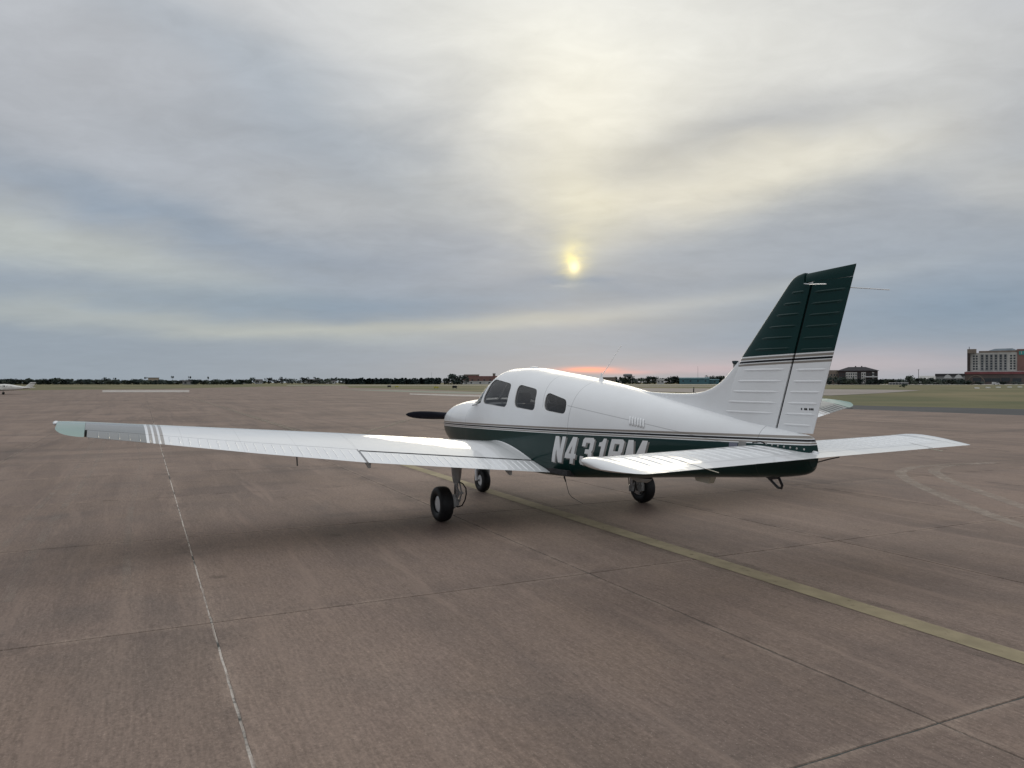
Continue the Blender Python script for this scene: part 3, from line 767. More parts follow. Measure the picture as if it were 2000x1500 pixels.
# tail tie-down skid, nav light, belly antennas
mb = MB(); mb.loft([[(6.40, q, .875), (6.62, q, .895), (6.60, q, .85), (6.52, q, .835)] for q in (-.014, .014)])
mb.tube([(6.50, 0, .845), (6.60, 0, .775), (6.635, 0, .775), (6.645, 0, .80), (6.60, 0, .875)], .012, 8); mb.build('tail_skid', M['dark'], AC)
mb = MB(); mb.lathe([(0, .03), (.018, .022), (.024, 0), (.024, -.03)], (6.99, 0, 1.10), 'x', 14); mb.build('tail_light', M['clear'], AC)
mb = MB(); mb.tube([(6.95, .04, 1.02), (7.04, .09, 1.055), (7.09, .16, 1.075)], .005, 6); mb.build('tab_link', M['dark'], AC)
mb = MB(); mb.loft([[(5.56+u, q, z) for u, z in ((0, .79), (.05, .725), (.22, .715), (.26, .79))] for q in (-.035, .035)]); mb.build('belly_antenna', M['cream'], AC)
mb = MB(); L = []
for x, k in ((4.52, .1), (4.56, .7), (4.66, 1), (4.80, .9), (4.86, .4), (4.88, .1)):
    L.append([(x, .06*k*math.cos(a), .655-.055*k*max(0, math.sin(a))) for a in [math.pi*i/8 for i in range(9)]])
mb.loft(L, closed=False); mb.build('belly_antenna', M['grey'], AC, 60)
mb = MB(); mb.tube([(3.62, -.30, .56), (3.66, -.30, .50)], [.012, .006], 8); mb.tube([(3.66, -.30, .50), (3.72, -.30, .38), (3.78, -.30, .34), (4.02, -.30, .295)], .0035, 6); mb.build('bent_wire_antenna', M['dark'], AC)
mb = MB(); mb.lathe([(.05, 0), (.028, .02), (.012, .055), (.006, .10)], (3.985, -.02, 1.695), 'z', 16)
mb.tube([(3.985, -.02, 1.76), (4.10, -.02, 1.85), (4.365, -.02, 2.09)], [.005, .0035, .0028], 6); mb.tube([(4.362, -.02, 2.087), (4.372, -.02, 2.097)], .006, 6); mb.build('whip_antenna', M['white'], AC)
mb = MB(); L = []
for k, z in ((1.05, 0), (1.0, .014), (.85, .021), (.4, .024)):
    L.append([(2.38+.075*k*math.cos(a), .045*k*math.sin(a), 1.876+z) for a in [2*math.pi*i/20 for i in range(20)]])
mb.loft(L); mb.build('roof_antenna', M['white'], AC, 60)
mb = MB()
for s in (-1, 1): mb.tube([(6.90, s*.03, 2.500), (7.05, s*.14, 2.472), (7.39, s*.37, 2.420)], .0045, 6)
mb.build('navigation_antenna', M['decal'], AC)

# ------------------------------------------------------------------ landing gear
def wheel(c, R, w, parent, hub_side):
    r0 = R*.50; prof = []
    sec = [(-.80, .50), (-.95, .60), (-1, .74), (-.95, .86), (-.78, .95), (-.5, .985), (-.25, 1), (0, 1.0), (.25, 1), (.5, .985), (.78, .95), (.95, .86), (1, .74), (.95, .60), (.80, .50)]
    mb = MB(); mb.lathe([(R*r, o*w/2) for o, r in sec], c, 'y', 48, closed=True)
    wh = mb.build('wheel', M['black'], parent, 50)
    mb = MB()
    mb.lathe([(0, hub_side*(w*.36)), (r0*.55, hub_side*w*.36), (r0*.85, hub_side*w*.33), (r0*1.02, hub_side*w*.24), (r0*1.05, hub_side*w*.1)], c, 'y', 36); mb.build('hub_cap', M['white'], wh, 50)
    mb = MB(); mb.lathe([(r0*1.04, -hub_side*w*.36), (r0*.86, -hub_side*w*.34), (r0*.8, -hub_side*w*.2), (r0*.45, -hub_side*w*.18), (r0*.42, -hub_side*w*.40), (0, -hub_side*w*.40)], c, 'y', 36); mb.build('rim', M['grey'], wh, 40)
    return wh
for s in (-1, 1):
    X, Yw, R = 2.786, s*1.525, .213
    ys = s*1.335
    mb = MB(); L = []
    for z, a, b in ((.80, .10, .07), (.70, .088, .064), (.58, .076, .058), (.50, .062, .048), (.455, .045, .038)):
        L.append([(X+.01+a*math.cos(q)*(1.0), ys+b*math.sin(q), z) for q in [2*math.pi*k/20 for k in range(20)]])
    mb.loft(L); leg = mb.build('main_gear_leg', M['grey'], AC, 50)
    mb = MB(); mb.tube([(X, ys, .50), (X, ys, .20)], .027, 16); mb.build('oleo_piston', M['steel'], leg)
    mb = MB(); mb.tube([(X, ys, .215), (X, Yw, .213)], .024, 12)
    mb.tube([(X, ys-.0, .255), (X, ys, .17)], [.042, .038], 14); mb.build('axle', M['grey'], leg)
    # torque link (scissor) on the aft side
    mb = MB()
    for q in (-.03, .03):
        mb.tube([(X+.035, ys+q, .46), (X+.135, ys+q*.4, .345)], [.011, .009], 8); mb.tube([(X+.135, ys+q*.4, .345), (X+.03, ys+q, .225)], [.009, .012], 8)
    mb.tube([(X+.135, ys-.03, .345), (X+.135, ys+.03, .345)], .014, 8); mb.build('torque_link', M['grey'], leg)
    mb = MB(); mb.tube([(X+.05, ys-s*.02, .47), (X+.10, ys-s*.045, .45), (X+.155, ys-s*.06, .40), (X+.165, ys-s*.06, .34), (X+.15, ys-s*.05, .26), (X+.11, ys-s*.03, .19), (X+.05, ys, .165), (X+.02, ys+s*.04, .18)], .008, 8)
    mb.tube([(X-.03, ys-s*.02, .62), (X-.035, ys-s*.03, .45), (X-.02, ys-s*.03, .26)], .006, 6); mb.build('brake_hose', M['black'], leg)
    mb = MB(); yb = Yw-s*.10
    mb.lathe([(.045, -.008), (.095, -.008), (.095, .008), (.045, .008)], (X, Yw-s*.085, .213), 'y', 30, closed=True)
    mb.build('brake_disc', M['steel'], leg)
    mb = MB(); mb.loft([[(X+x, yb+q, .213+z) for x, z in ((.03, .02), (.05, .10), (.11, .12), (.15, .05), (.14, -.03), (.08, -.06))] for q in (-.028, .028)]); mb.tube([(X+.06, yb-s*.03, .30), (X+.12, yb-s*.04, .28)], .012, 8); mb.build('brake_caliper', M['grey'], leg)
    wheel((X, Yw, R), R, .165, leg, s)
X = .785
mb = MB(); L = []
for z, a in ((.80, .06), (.62, .055), (.56, .045)): L.append([(X-.04*(z-.5)+a*math.cos(q), a*math.sin(q), z) for q in [2*math.pi*k/18 for k in range(18)]])
mb.loft(L); leg = mb.build('nose_gear_leg', M['white'], AC, 50)
mb = MB(); mb.tube([(X-.005, 0, .60), (X, 0, .42)], .03, 14); mb.build('oleo_piston', M['steel'], leg)
mb = MB()
for s in (-1, 1): mb.tube([(X, s*.03, .43), (X, s*.09, .40), (X, s*.105, .33), (X, s*.10, .18)], [.026, .026, .024, .022], 10)
mb.tube([(X, -.05, .425), (X, .05, .425)], .034, 12); mb.build('fork', M['white'], leg)
mb = MB()
for q in (-.025, .025): mb.tube([(X-.04, q, .60), (X-.15, q*.4, .50), (X-.03, q, .42)], .01, 8)
mb.build('torque_link', M['grey'], leg)
wheel((X, 0, .178), .178, .135, leg, -1)
mb = MB(); mb.tube([(X, -.11, .178), (X, .11, .178)], .016, 10); mb.build('axle', M['steel'], leg)

# ------------------------------------------------------------------ ground
GA = math.radians(-2.1)                       # slab grid is turned a little against the aircraft
GU = Vector((math.cos(GA), math.sin(GA), 0)); GV = Vector((-math.sin(GA), math.cos(GA), 0)); GO = Vector((5.71, -1.36, 0))
SU, SV = 3.25, 3.10
def grid(u, v, z=0): return GO + GU*u + GV*v + Vector((0, 0, z))
def at(px, depth, z=0.0):                      # a spot seen in direction px (of 2000) at the given depth
    return Vector((EYE.x, EYE.y, 0)) + (FWD + RGT*((px-1000)/1470))*depth + Vector((0, 0, z))
def ground_px(px, py):
    d = FWD + RGT*((px-1000)/1470); t = 1470*1.684/(py-747); return Vector((EYE.x, EYE.y, 0)) + d*t

def concrete(name, tint=(.69, .592, .545), grooves=True):
    m = bpy.data.materials.new(name); m.use_nodes = True; t = NT(m.node_tree); p = t.N['Principled BSDF']
    P = t.v('SUBTRACT', t.node('ShaderNodeNewGeometry').outputs['Position'], tuple(GO))
    u = t.v('DOT_PRODUCT', P, tuple(GU)); v = t.v('DOT_PRODUCT', P, tuple(GV))
    uv = t.comb(u, v, 0)
    big = t.noise(uv, .16, 6, .6, .8); mid = t.noise(t.v('ADD', uv, (31, 7, 0)), .9, 6, .62, .5)
    lanes = t.noise(t.comb(t.m('MULTIPLY', u, .10), t.m('MULTIPLY', v, 1.1), 3), 1.0, 5, .6, .6)
    c = t.mix(t.rng(big, .33, .68), (.215, .186, .168, 1), (.305, .262, .232, 1))
    c = t.mix(t.rng(mid, .35, .75, 0, .55), c, (.325, .275, .225, 1))
    c = t.mix(t.rng(t.noise(t.v('ADD', uv, (3, 77, 0)), .38, 5, .6, 1.2), .52, .72, 0, .5), c, (.165, .158, .152, 1))
    c = t.mix(t.rng(lanes, .45, .70, 0, .6), c, (.33, .29, .255, 1))
    c = t.mix(t.rng(lanes, .50, .30, 0, .5), c, (.17, .155, .145, 1))
    # every slab was poured with its own tone
    wn = t.node('ShaderNodeTexWhiteNoise', noise_dimensions='2D')
    t.L.new(t.comb(t.m('FLOOR', t.m('DIVIDE', u, SU)), t.m('FLOOR', t.m('DIVIDE', v, SV)), 0), wn.inputs['Vector'])
    c = t.scale(c, t.m('ADD', .90, t.m('MULTIPLY', wn.outputs[0], .18)))
    # grime and pale wear along the joints
    fu = t.m('ABSOLUTE', t.m('SUBTRACT', t.m('FRACT', t.m('ADD', t.m('DIVIDE', u, SU), .5)), .5)); fv = t.m('ABSOLUTE', t.m('SUBTRACT', t.m('FRACT', t.m('ADD', t.m('DIVIDE', v, SV), .5)), .5))
    dj = t.m('MINIMUM', t.m('MULTIPLY', fu, SU), t.m('MULTIPLY', fv, SV))
    jn = t.noise(uv, 1.7, 5, .65)
    c = t.mix(t.m('MULTIPLY', t.rng(dj, .0, .09, 1, 0), t.rng(jn, .42, .60, 0, .8)), c, (.36, .32, .28, 1))
    c = t.mix(t.m('MULTIPLY', t.rng(dj, .0, .40, 1, 0), t.rng(jn, .52, .32, 0, .45)), c, (.12, .11, .105, 1))
    c = t.mix(t.m('MULTIPLY', t.rng(dj, .012, .02, 1, 0), .6 if not grooves else 0.0), c, (.07, .065, .06, 1))
    # coarse broom finish and aggregate
    wob = t.m('MULTIPLY', t.m('SUBTRACT', t.noise(uv, 2.2, 3, .5), .5), .05)
    gv = t.comb(t.m('MULTIPLY', u, 5.0), t.m('MULTIPLY', t.m('ADD', v, wob), 62.0), 0)
    gr = t.noise(gv, 1.0, 3, .6)
    gr2 = t.noise(t.comb(t.m('MULTIPLY', u, 14.0), t.m('MULTIPLY', t.m('ADD', v, wob), 34.0), 5), 1.0, 4, .65)
    c = t.scale(c, t.m('ADD', .36, t.m('ADD', t.m('MULTIPLY', gr, .62), t.m('MULTIPLY', gr2, .66))))
    sp = t.noise(uv, 95, 2, .6)
    c = t.mix(t.rng(sp, .62, .70, 0, .8), c, (.46, .43, .39, 1)); c = t.mix(t.rng(sp, .36, .28, 0, .5), c, (.07, .062, .058, 1))
    g3 = t.noise(uv, 42, 3, .75); g4 = t.noise(t.v('ADD', uv, (9, 4, 0)), 8, 4, .65)
    vg = t.node('ShaderNodeTexVoronoi', feature='F1'); t.L.new(t.comb(t.m('MULTIPLY', u, .55), v, 0), vg.inputs['Vector']); vg.inputs['Scale'].default_value = 46
    grit = t.sep(vg.outputs['Color'])[0]
    c = t.scale(c, t.m('ADD', .34, t.m('ADD', t.m('MULTIPLY', g3, 1.10), t.m('ADD', t.m('MULTIPLY', g4, .10), t.m('MULTIPLY', grit, .10)))))
    # long swept streaks, oil drips and hairline cracks
    sw = t.noise(t.comb(t.m('MULTIPLY', u, .35), t.m('MULTIPLY', v, 4.5), 8), 1.0, 4, .6, .4)
    c = t.mix(t.rng(sw, .54, .70, 0, .5), c, (.36, .31, .27, 1))
    bd = t.noise(t.comb(t.m('MULTIPLY', u, .55), t.m('MULTIPLY', v, .10), 4), 1.0, 5, .62, .6)
    c = t.mix(t.rng(bd, .55, .70, 0, .42), c, (.125, .118, .115, 1))
    vo = t.node('ShaderNodeTexVoronoi', feature='F1'); t.L.new(t.v('ADD', uv, t.scale(t.comb(mid, big, 0), .5)), vo.inputs['Vector']); vo.inputs['Scale'].default_value = .9
    c = t.mix(t.m('MULTIPLY', t.rng(vo.outputs['Distance'], .03, .10, .55, 0), t.rng(mid, .45, .6, 0, 1)), c, (.05, .045, .042, 1))
    ve = t.node('ShaderNodeTexVoronoi', feature='DISTANCE_TO_EDGE'); t.L.new(t.v('ADD', uv, t.scale(t.comb(g4, mid, 0), .9)), ve.inputs['Vector']); ve.inputs['Scale'].default_value = .16
    c = t.mix(t.m('MULTIPLY', t.rng(ve.outputs['Distance'], .0, .0016, .5, 0), t.rng(jn, .50, .6, 0, 1)), c, (.06, .055, .05, 1))
    c = t.v('MULTIPLY', c, tint)
    t.L.new(c, p.inputs['Base Color']); p.inputs['Roughness'].default_value = .85; p.inputs['Specular IOR Level'].default_value = .25
    b = t.node('ShaderNodeBump'); b.inputs['Strength'].default_value = .55; b.inputs['Distance'].default_value = .004
    t.L.new(t.m('ADD', gr, t.m('MULTIPLY', sp, .5)), b.inputs['Height']); t.L.new(b.outputs[0], p.inputs['Normal'])
    return m
M['conc'] = concrete('apron_concrete'); M['concfar'] = concrete('apron_concrete_far', grooves=False)
def filler():
    m = bpy.data.materials.new('joint_filler'); m.use_nodes = True; t = NT(m.node_tree); p = t.N['Principled BSDF']
    P = t.node('ShaderNodeNewGeometry').outputs['Position']
    n = t.noise(P, 1.3, 5, .7)
    v = t.v('DOT_PRODUCT', t.v('SUBTRACT', P, tuple(GO)), tuple(GV)); lv = t.rng(t.m('ABSOLUTE', t.m('ADD', v, SV)), .05, .1, .04, -.12)
    n = t.m('ADD', n, lv)
    c = t.mix(t.rng(n, .44, .54), (.05, .055, .05, 1), (.50, .45, .40, 1)); t.L.new(c, p.inputs['Base Color']); p.inputs['Roughness'].default_value = .9; return m
M['filler'] = filler()
def simple_ground(name, cols, sc, rough=.9, stretch=None):
    m = bpy.data.materials.new(name); m.use_nodes = True; t = NT(m.node_tree); p = t.N['Principled BSDF']
    P = t.node('ShaderNodeNewGeometry').outputs['Position']
    if stretch: P = t.v('MULTIPLY', P, stretch)
    a = t.noise(P, sc[0], 6, .6, .8); b_ = t.noise(t.v('ADD', P, (50, 9, 0)), sc[1], 6, .65)
    c = t.mix(t.rng(a, .36, .66), (*cols[0], 1), (*cols[1], 1)); c = t.mix(t.rng(b_, .42, .72, 0, .7), c, (*cols[2], 1))
    t.L.new(c, p.inputs['Base Color']); p.inputs['Roughness'].default_value = rough; p.inputs['Specular IOR Level'].default_value = .2
    return m
M['grass'] = simple_ground('dry_grass_ground', [(.080, .086, .038), (.180, .148, .078), (.118, .114, .052)], (.030, .22))
M['asphalt'] = simple_ground('asphalt', [(.060, .061, .063), (.075, .075, .076), (.052, .052, .053)], (.1, 1.5))
M['pale'] = simple_ground('pale_concrete', [(.36, .34, .31), (.42, .39, .35), (.30, .285, .26)], (.05, .6))
M['taxi'] = simple_ground('taxiway_concrete', [(.24, .21, .19), (.28, .25, .225), (.20, .18, .165)], (.05, .6))
M['blade'] = mat('grass_blades', (.085, .082, .040), .9, .2, var=.3, vscale=.05)

def sheet(name, pts, z, m, kind='structure', **kw):
    mb = MB(); mb.add([(p.x, p.y, z) for p in pts], [tuple(range(len(pts)))]); return mb.build(name, m, None, 0, kind=kind, **kw)
R = 7000
sheet('grass_field', [Vector((-R, -R, 0)), Vector((R, -R, 0)), Vector((R, R, 0)), Vector((-R, R, 0))], -.06, M['grass'], label='flat dry grass airfield reaching to the horizon')
# apron: far sheet with a rectangular opening in which the near slabs lie one by one
U0, U1, V0, V1 = -9, 4, -4, 9
ap = [grid(-9*SU, 9*SV)]
out = [Vector((60, -160, 0)), Vector((60, 88, 0)), ground_px(2000, 811.5), ground_px(1700, 800.5), ground_px(1500, 794.5), ground_px(1100, 776), Vector((-98.5, 52, 0)), Vector((-150, 60, 0)), Vector((-225, 63, 0)), Vector((-340, 95, 0)), Vector((-300, 50, 0)), Vector((-205, 8, 0)), Vector((-178, -24, 0)), Vector((-170, -160, 0))]
def ring_sheet():
    bm = bmesh.new(); a = [bm.verts.new((p.x, p.y, 0)) for p in out]
    hole = [grid(U0*SU, V0*SV), grid(U1*SU, V0*SV), grid(U1*SU, V1*SV), grid(U0*SU, V1*SV)]
    h = [bm.verts.new((p.x, p.y, 0)) for p in hole]
    e = [bm.edges.new((l[i], l[(i+1) % len(l)])) for l in (a, h) for i in range(len(l))]
    bmesh.ops.triangle_fill(bm, use_beauty=True, use_dissolve=False, edges=e)
    hc = sum(hole, Vector())/4
    for f in list(bm.faces):
        c = f.calc_center_median() - GO; u, v = c.dot(GU)/SU, c.dot(GV)/SV
        if U0 < u < U1 and V0 < v < V1: bm.faces.remove(f)
        elif f.normal.z < 0: f.normal_flip()
    me = bpy.data.meshes.new('apron'); bm.to_mesh(me); bm.free(); me.materials.append(M['concfar'])
    return link('apron', me, kind='structure', label='brown concrete aircraft parking apron')
APRON = ring_sheet()
mb = MB(); mb.add([grid(U0*SU, V0*SV, -.005), grid(U1*SU, V0*SV, -.005), grid(U1*SU, V1*SV, -.005), grid(U0*SU, V1*SV, -.005)], [(0, 1, 2, 3)])
mb.build('joint_filler', M['filler'], APRON, 0)
def slab_mesh(seed):
    r = random.Random(seed); g = .0045; pts = []
    cs = [(g, g), (SU-g, g), (SU-g, SV-g), (g, SV-g)]
    for i in range(4):
        a, b = Vector(cs[i]), Vector(cs[(i+1) % 4]); n = 34
        for k in range(n): pts.append(a+(b-a)*k/n)
    c = Vector((SU/2, SV/2)); top = []; edge = []; low = []
    for p in pts:
        d = (c-p); d = Vector((math.copysign(1, d.x) if abs(p.x-c.x) > SU/2-.02 else 0, math.copysign(1, d.y) if abs(p.y-c.y) > SV/2-.02 else 0))
        j = r.random()**3*.007
        q = p+d*(.003+j*.7); top.append((q.x, q.y, 0)); q = p+d*(j*.5); edge.append((q.x, q.y, -.006-j*.3)); low.append((q.x, q.y, -.03))
    mb = MB(); mb.loft([low, edge, top], caps=(False, True)); return mb.mesh('concrete_slab', M['conc'], 0)
SM = [slab_mesh(i) for i in range(5)]
for i in range(U0, U1):
    for j in range(V0, V1):
        o = link('concrete_slab', SM[(i*3+j*5) % 5], APRON, grid(i*SU, j*SV), 0); o.rotation_euler.z = GA
# paint, strips and other paving
def strip(name, pts, w, z, m, **kw):
    mb = MB(); L = []
    for i, p in enumerate(pts):
        d = (pts[min(i+1, len(pts)-1)]-pts[max(i-1, 0)]).normalized(); n = Vector((-d.y, d.x, 0))
        L.append([p+n*w/2+Vector((0, 0, z)), p-n*w/2+Vector((0, 0, z))])
    mb.loft(L, closed=False, caps=(False, False)); return mb.build(name, m, None, 0, kind='structure', **kw)
def worn(name, c0, thr=(.30, .46), amt=.92, scale=11, base=.25, stretch=(1, 1, 1)):
    """worn paint or dust: the paving shows through where it has gone"""
    m = bpy.data.materials.new(name); m.use_nodes = True; t = NT(m.node_tree); p = t.N['Principled BSDF']
    P = t.node('ShaderNodeNewGeometry').outputs['Position']
    n = t.noise(t.v('MULTIPLY', P, stretch), scale, 6, .7); n2 = t.noise(t.v('MULTIPLY', P, stretch), .8, 4, .6)
    f = t.m('MULTIPLY', t.rng(n, thr[0], thr[1], base, 1), t.rng(n2, .3, .6, .7, 1))
    c = t.mix(t.rng(t.noise(P, 4, 4), .3, .7), tuple(x*.85 for x in c0)+(1,), tuple(x*1.12 for x in c0)+(1,))
    t.L.new(c, p.inputs['Base Color']); p.inputs['Roughness'].default_value = .8; p.inputs['Specular IOR Level'].default_value = .2
    t.L.new(t.m('MULTIPLY', f, amt), p.inputs['Alpha']); return m
M['yellow'] = worn('worn_yellow_paint', (.325, .275, .175), (.26, .46), .9, 9, .65)
M['edge'] = worn('dark_paint_edge', (.09, .08, .073), (.35, .75), .30, 3, .0)
M['dust'] = worn('tyre_dust', (.36, .31, .265), (.38, .68), .30, 6, .10, (.3, .6, 1))
M['arc'] = worn('turning_tyre_dust', (.40, .34, .285), (.32, .62), .54, 5, .38)
M['wline'] = worn('worn_white_paint', (.47, .435, .40), (.25, .45), .85, 3, .4)
def yl(x): return Vector((x, .29-.0372*(x+3.67)-.01, 0))
strip('taxi_line_edge', [yl(x) for x in np.linspace(-30, 16, 24)], .44, .0022, M['edge'])
M['farline'] = worn('faded_guide_line', (.31, .27, .21), (.34, .60), .60, 3, .25)
strip('taxi_line', [yl(x) for x in np.linspace(-90, -9, 30)], .20, .0035, M['farline'])
strip('taxi_line', [yl(x) for x in np.linspace(-9, 16, 30)], .215, .004, M['yellow'], label='worn yellow guide line running under the aircraft')
curve = [(-6.0, .42), (-9, .95), (-12.26, 1.96), (-14.8, 3.3), (-17.3, 4.83), (-20.2, 6.5), (-27, 11)]
strip('lead_in_line', [Vector((x, y, 0)) for x, y in curve], .20, .0055, M['farline'])
for off in (0, .95):
    a = [(2.0, 10.5), (1.85, 9.3), (2.15, 8.2), (3.0, 7.1), (4.5, 5.75), (6.3, 4.35), (8.4, 3.3), (11, 2.6)]
    strip('tyre_mark', [Vector((x+off*.15, y+off*.85, 0)) for x, y in [(float(pch(np.arange(8.), np.array([q[0] for q in a]), k)), float(pch(np.arange(8.), np.array([q[1] for q in a]), k))) for k in np.linspace(0, 7, 60)]], .20, .003, M['arc'])
for v, w in ((-3.62, .07), (-4.45, .09), (-4.75, .08)):
    strip('tyre_mark', [grid(u, v+.06*math.sin(u*.4)) for u in np.linspace(-26, -1.2, 40)], w, .003, M['dust'])
rq = random.Random(5); cr = []; wb = 0
for u in np.arange(-27, 13, .09):
    wb = wb*.9+rq.uniform(-.006, .006); cr.append(grid(u, -SV+wb))
M['seal'] = worn('broken_pale_sealant', (.33, .275, .235), (.46, .60), .8, 2.6, .0)
strip('joint_sealant', cr, .0125, .0015, M['seal'])
sheet('white_bar', [Vector((-137, -5.8, 0)), Vector((-130, 7.4, 0)), Vector((-167.6, 10.8, 0)), Vector((-176, -6, 0))], .006, M['wline'])
def gp(*q): return [ground_px(*k) for k in q]
sheet('asphalt_strip', [ground_px(1250, 782), ground_px(1700, 801), ground_px(2000, 812), Vector((60, 88.5, 0)), Vector((60, 110, 0)), ground_px(2000, 798.5), ground_px(1700, 792), ground_px(1250, 778)], -.02, M['asphalt'])
sheet('taxiway', gp((1120, 763), (1300, 765), (1500, 770), (1622, 772), (1720, 767.5), (1800, 762), (1700, 760.5), (1400, 758.5), (1120, 757)), -.03, M['taxi'])
sheet('concrete_stand', gp((800, 768.5), (880, 770.5), (940, 771.5), (990, 772), (985, 775.5), (900, 774), (800, 770.5)), .006, M['wline'])
sheet('green_stand', gp((655, 760.6), (760, 761.8), (960, 766.5), (970, 770), (880, 768.5), (760, 764.5)), .005, simple_ground('greenish_concrete', [(.20, .215, .17), (.25, .25, .205), (.22, .21, .18)], (.05, .6)))
sheet('runway', gp((560, 752.8), (1000, 752.4), (1300, 752.2), (1620, 751.6), (2400, 751.4), (2400, 750.55), (1620, 750.6), (1300, 751.2), (1000, 751.6), (560, 752.2)), -.02, M['pale'])
sheet('far_road', gp((1150, 755), (1500, 755), (1500, 754), (1150, 754)), -.03, M['taxi'])

# ------------------------------------------------------------------ trees
def leafmat(name, c):
    m = bpy.data.materials.new(name); m.use_nodes = True; t = NT(m.node_tree); p = t.N['Principled BSDF']
    g = t.node('ShaderNodeNewGeometry')
    f = t.mix(g.outputs['Random Per Island'], tuple(x*.6 for x in c)+(1,), tuple(x*1.45 for x in c)+(1,)); t.L.new(f, p.inputs['Base Color'])
    p.inputs['Roughness'].default_value = .75; p.inputs['Specular IOR Level'].default_value = .2; return m
LEAF = [leafmat('leaves_dark', (.034, .049, .043)), leafmat('leaves_mid', (.050, .064, .047)), leafmat('leaves_cedar', (.018, .031, .029))]  # distance haze is put into these leaf colours, paler and bluer
BARK = mat('bark', (.06, .05, .042), .9, var=.3)
def crown_mesh(kind, seed):
    r = random.Random(seed); mb = MB()
    lobes = []
    if kind == 'round':
        for _ in range(9): lobes.append((Vector((r.gauss(0, .26), r.gauss(0, .26), r.uniform(.22, .82))), r.uniform(.18, .28)))
    elif kind == 'broad':
        for _ in range(13): lobes.append((Vector((r.gauss(0, .42), r.gauss(0, .42), r.uniform(.16, .80))), r.uniform(.18, .27)))
    elif kind == 'cone':
        for k in range(9): h = .12+k*.1; lobes.append((Vector((r.gauss(0, .04), r.gauss(0, .04), h)), .26*(1.08-h)+.03))
    else:
        for _ in range(5): lobes.append((Vector((r.gauss(0, .10), r.gauss(0, .10), r.uniform(.80, .92))), r.uniform(.08, .14)))
    for c, q in lobes:
        for _ in range(40 if kind != 'palm' else 14):
            d = Vector((r.gauss(0, 1), r.gauss(0, 1), r.gauss(0, 1))).normalized()*q*r.uniform(.35, 1.08)
            p = c+d; p.z = max(p.z, .05); s_ = r.uniform(.05, .11); a = Vector((r.gauss(0, 1), r.gauss(0, 1), r.gauss(0, 1))).normalized()*s_; b = a.orthogonal().normalized()*s_*r.uniform(.5, 1)
            mb.add([p-a, p-b*.8, p+a, p+b], [(0, 1, 2, 3)])
    return mb
def tree_proto(name, label, kind, leaf, seed, group):
    t = thing(name, label, 'tree', (0, 0, -50), 0, group)
    crown_mesh(kind, seed).build('crown', leaf, t, 0, weld=False)
    mb = MB(); mb.tube([(0, 0, 0), (.01, .01, .3), (.0, .02, .62), (.02, 0, .82)], [.035, .028, .018, .008], 7)
    for a in (.4, 2.3, 4.5): mb.tube([(.0, .01, .36), (.16*math.cos(a), .16*math.sin(a), .62)], [.016, .006], 5)
    mb.build('trunk', BARK, t); return t
used = set()
def plant(proto, px, D, h, wid, label=None, group=None):
    first = proto.name not in used
    o = proto if first else copy_tree(proto, (0, 0, 0))
    used.add(proto.name)
    o.location = at(px, D, -.06); o.rotation_euler.z = random.uniform(0, 6.28); o.scale = (wid, wid, h)
    if label: o['label'] = label
    if group: o['group'] = group
    return o
rr = random.Random(11)
G1 = 'trees along the far left edge of the field'
L1 = 'dark green tree in the low belt beyond the far left grass'
PR1 = [tree_proto('broadleaf_tree', L1, k, LEAF[i % 2 == 1], 20+i, G1) for i, k in enumerate(('round', 'broad', 'round', 'broad', 'round'))]
px = -30
while px < 480:
    h = rr.uniform(3.7, 4.9)*(1 if px < 200 else .9); h *= 1.15 if rr.random() < .2 else 1
    plant(rr.choice(PR1), px, rr.uniform(610, 650), h, rr.uniform(5.5, 8.5)); px += rr.uniform(4.2, 7.5)
px = 485
G2 = 'scattered trees on the horizon between the belt and the hedge'
while px < 680:
    plant(rr.choice(PR1), px, rr.uniform(900, 960), rr.uniform(5.0, 8), rr.uniform(7, 12), 'small grey green tree far off on the horizon between tree belt and cedar hedge', G2); px += rr.uniform(7, 16)
G3 = 'cedars of the dense hedge left of the nose'
PR3 = [tree_proto('cedar_tree', 'dark cedar in the dense even hedge beyond the field left of the aircraft nose', 'cone', LEAF[2], 50+i, G3) for i in range(3)]
px = 676
while px < 862:
    plant(rr.choice(PR3), px, rr.uniform(690, 715), rr.uniform(5.0, 6.3), rr.uniform(8, 10.5)); px += rr.uniform(3.2, 4.6)
for px, h, w in ((868, 5.5, 6), (876, 4.5, 5), (886, 8.6, 9), (893, 9.0, 10), (902, 7.8, 9)):
    plant(rr.choice(PR1), px, 640, h, w, 'rounded tree in the clump between the cedar hedge and the long brown building', 'clump of trees left of the brown building')
G4 = 'trees on the horizon behind the fuselage'
px = 1200
while px < 1440:
    big = px < 1330 or px > 1385
    plant(rr.choice(PR1), px, rr.uniform(840, 900), rr.uniform(6.5, 9.5) if big else rr.uniform(3.5, 5.5), rr.uniform(8, 12), 'dark tree on the horizon seen above the rear fuselage', G4); px += rr.uniform(6, 9)
G5 = 'trees in front of the apartment house'
for px in (1612, 1621, 1630, 1637, 1645, 1652, 1661, 1679, 1700, 1708, 1714):
    plant(rr.choice(PR1), px+rr.uniform(-2, 2), rr.uniform(565, 580), rr.uniform(3.6, 7.0) if px < 1668 else rr.uniform(3, 4.6), rr.uniform(5, 8), 'tree standing in front of the grey roofed apartment house', G5)
G6 = 'trees between the apartment house and the hotel'
px = 1722
while px < 1826:
    plant(rr.choice(PR1), px, rr.uniform(600, 640), rr.uniform(3.8, 5.6), rr.uniform(6, 9), 'bushy tree in the row between the apartment house and the hotel', G6); px += rr.uniform(6, 9)
plant(PR1[1], 1776, 590, 7.2, 8, 'tallest tree of the row between the apartment house and the hotel')
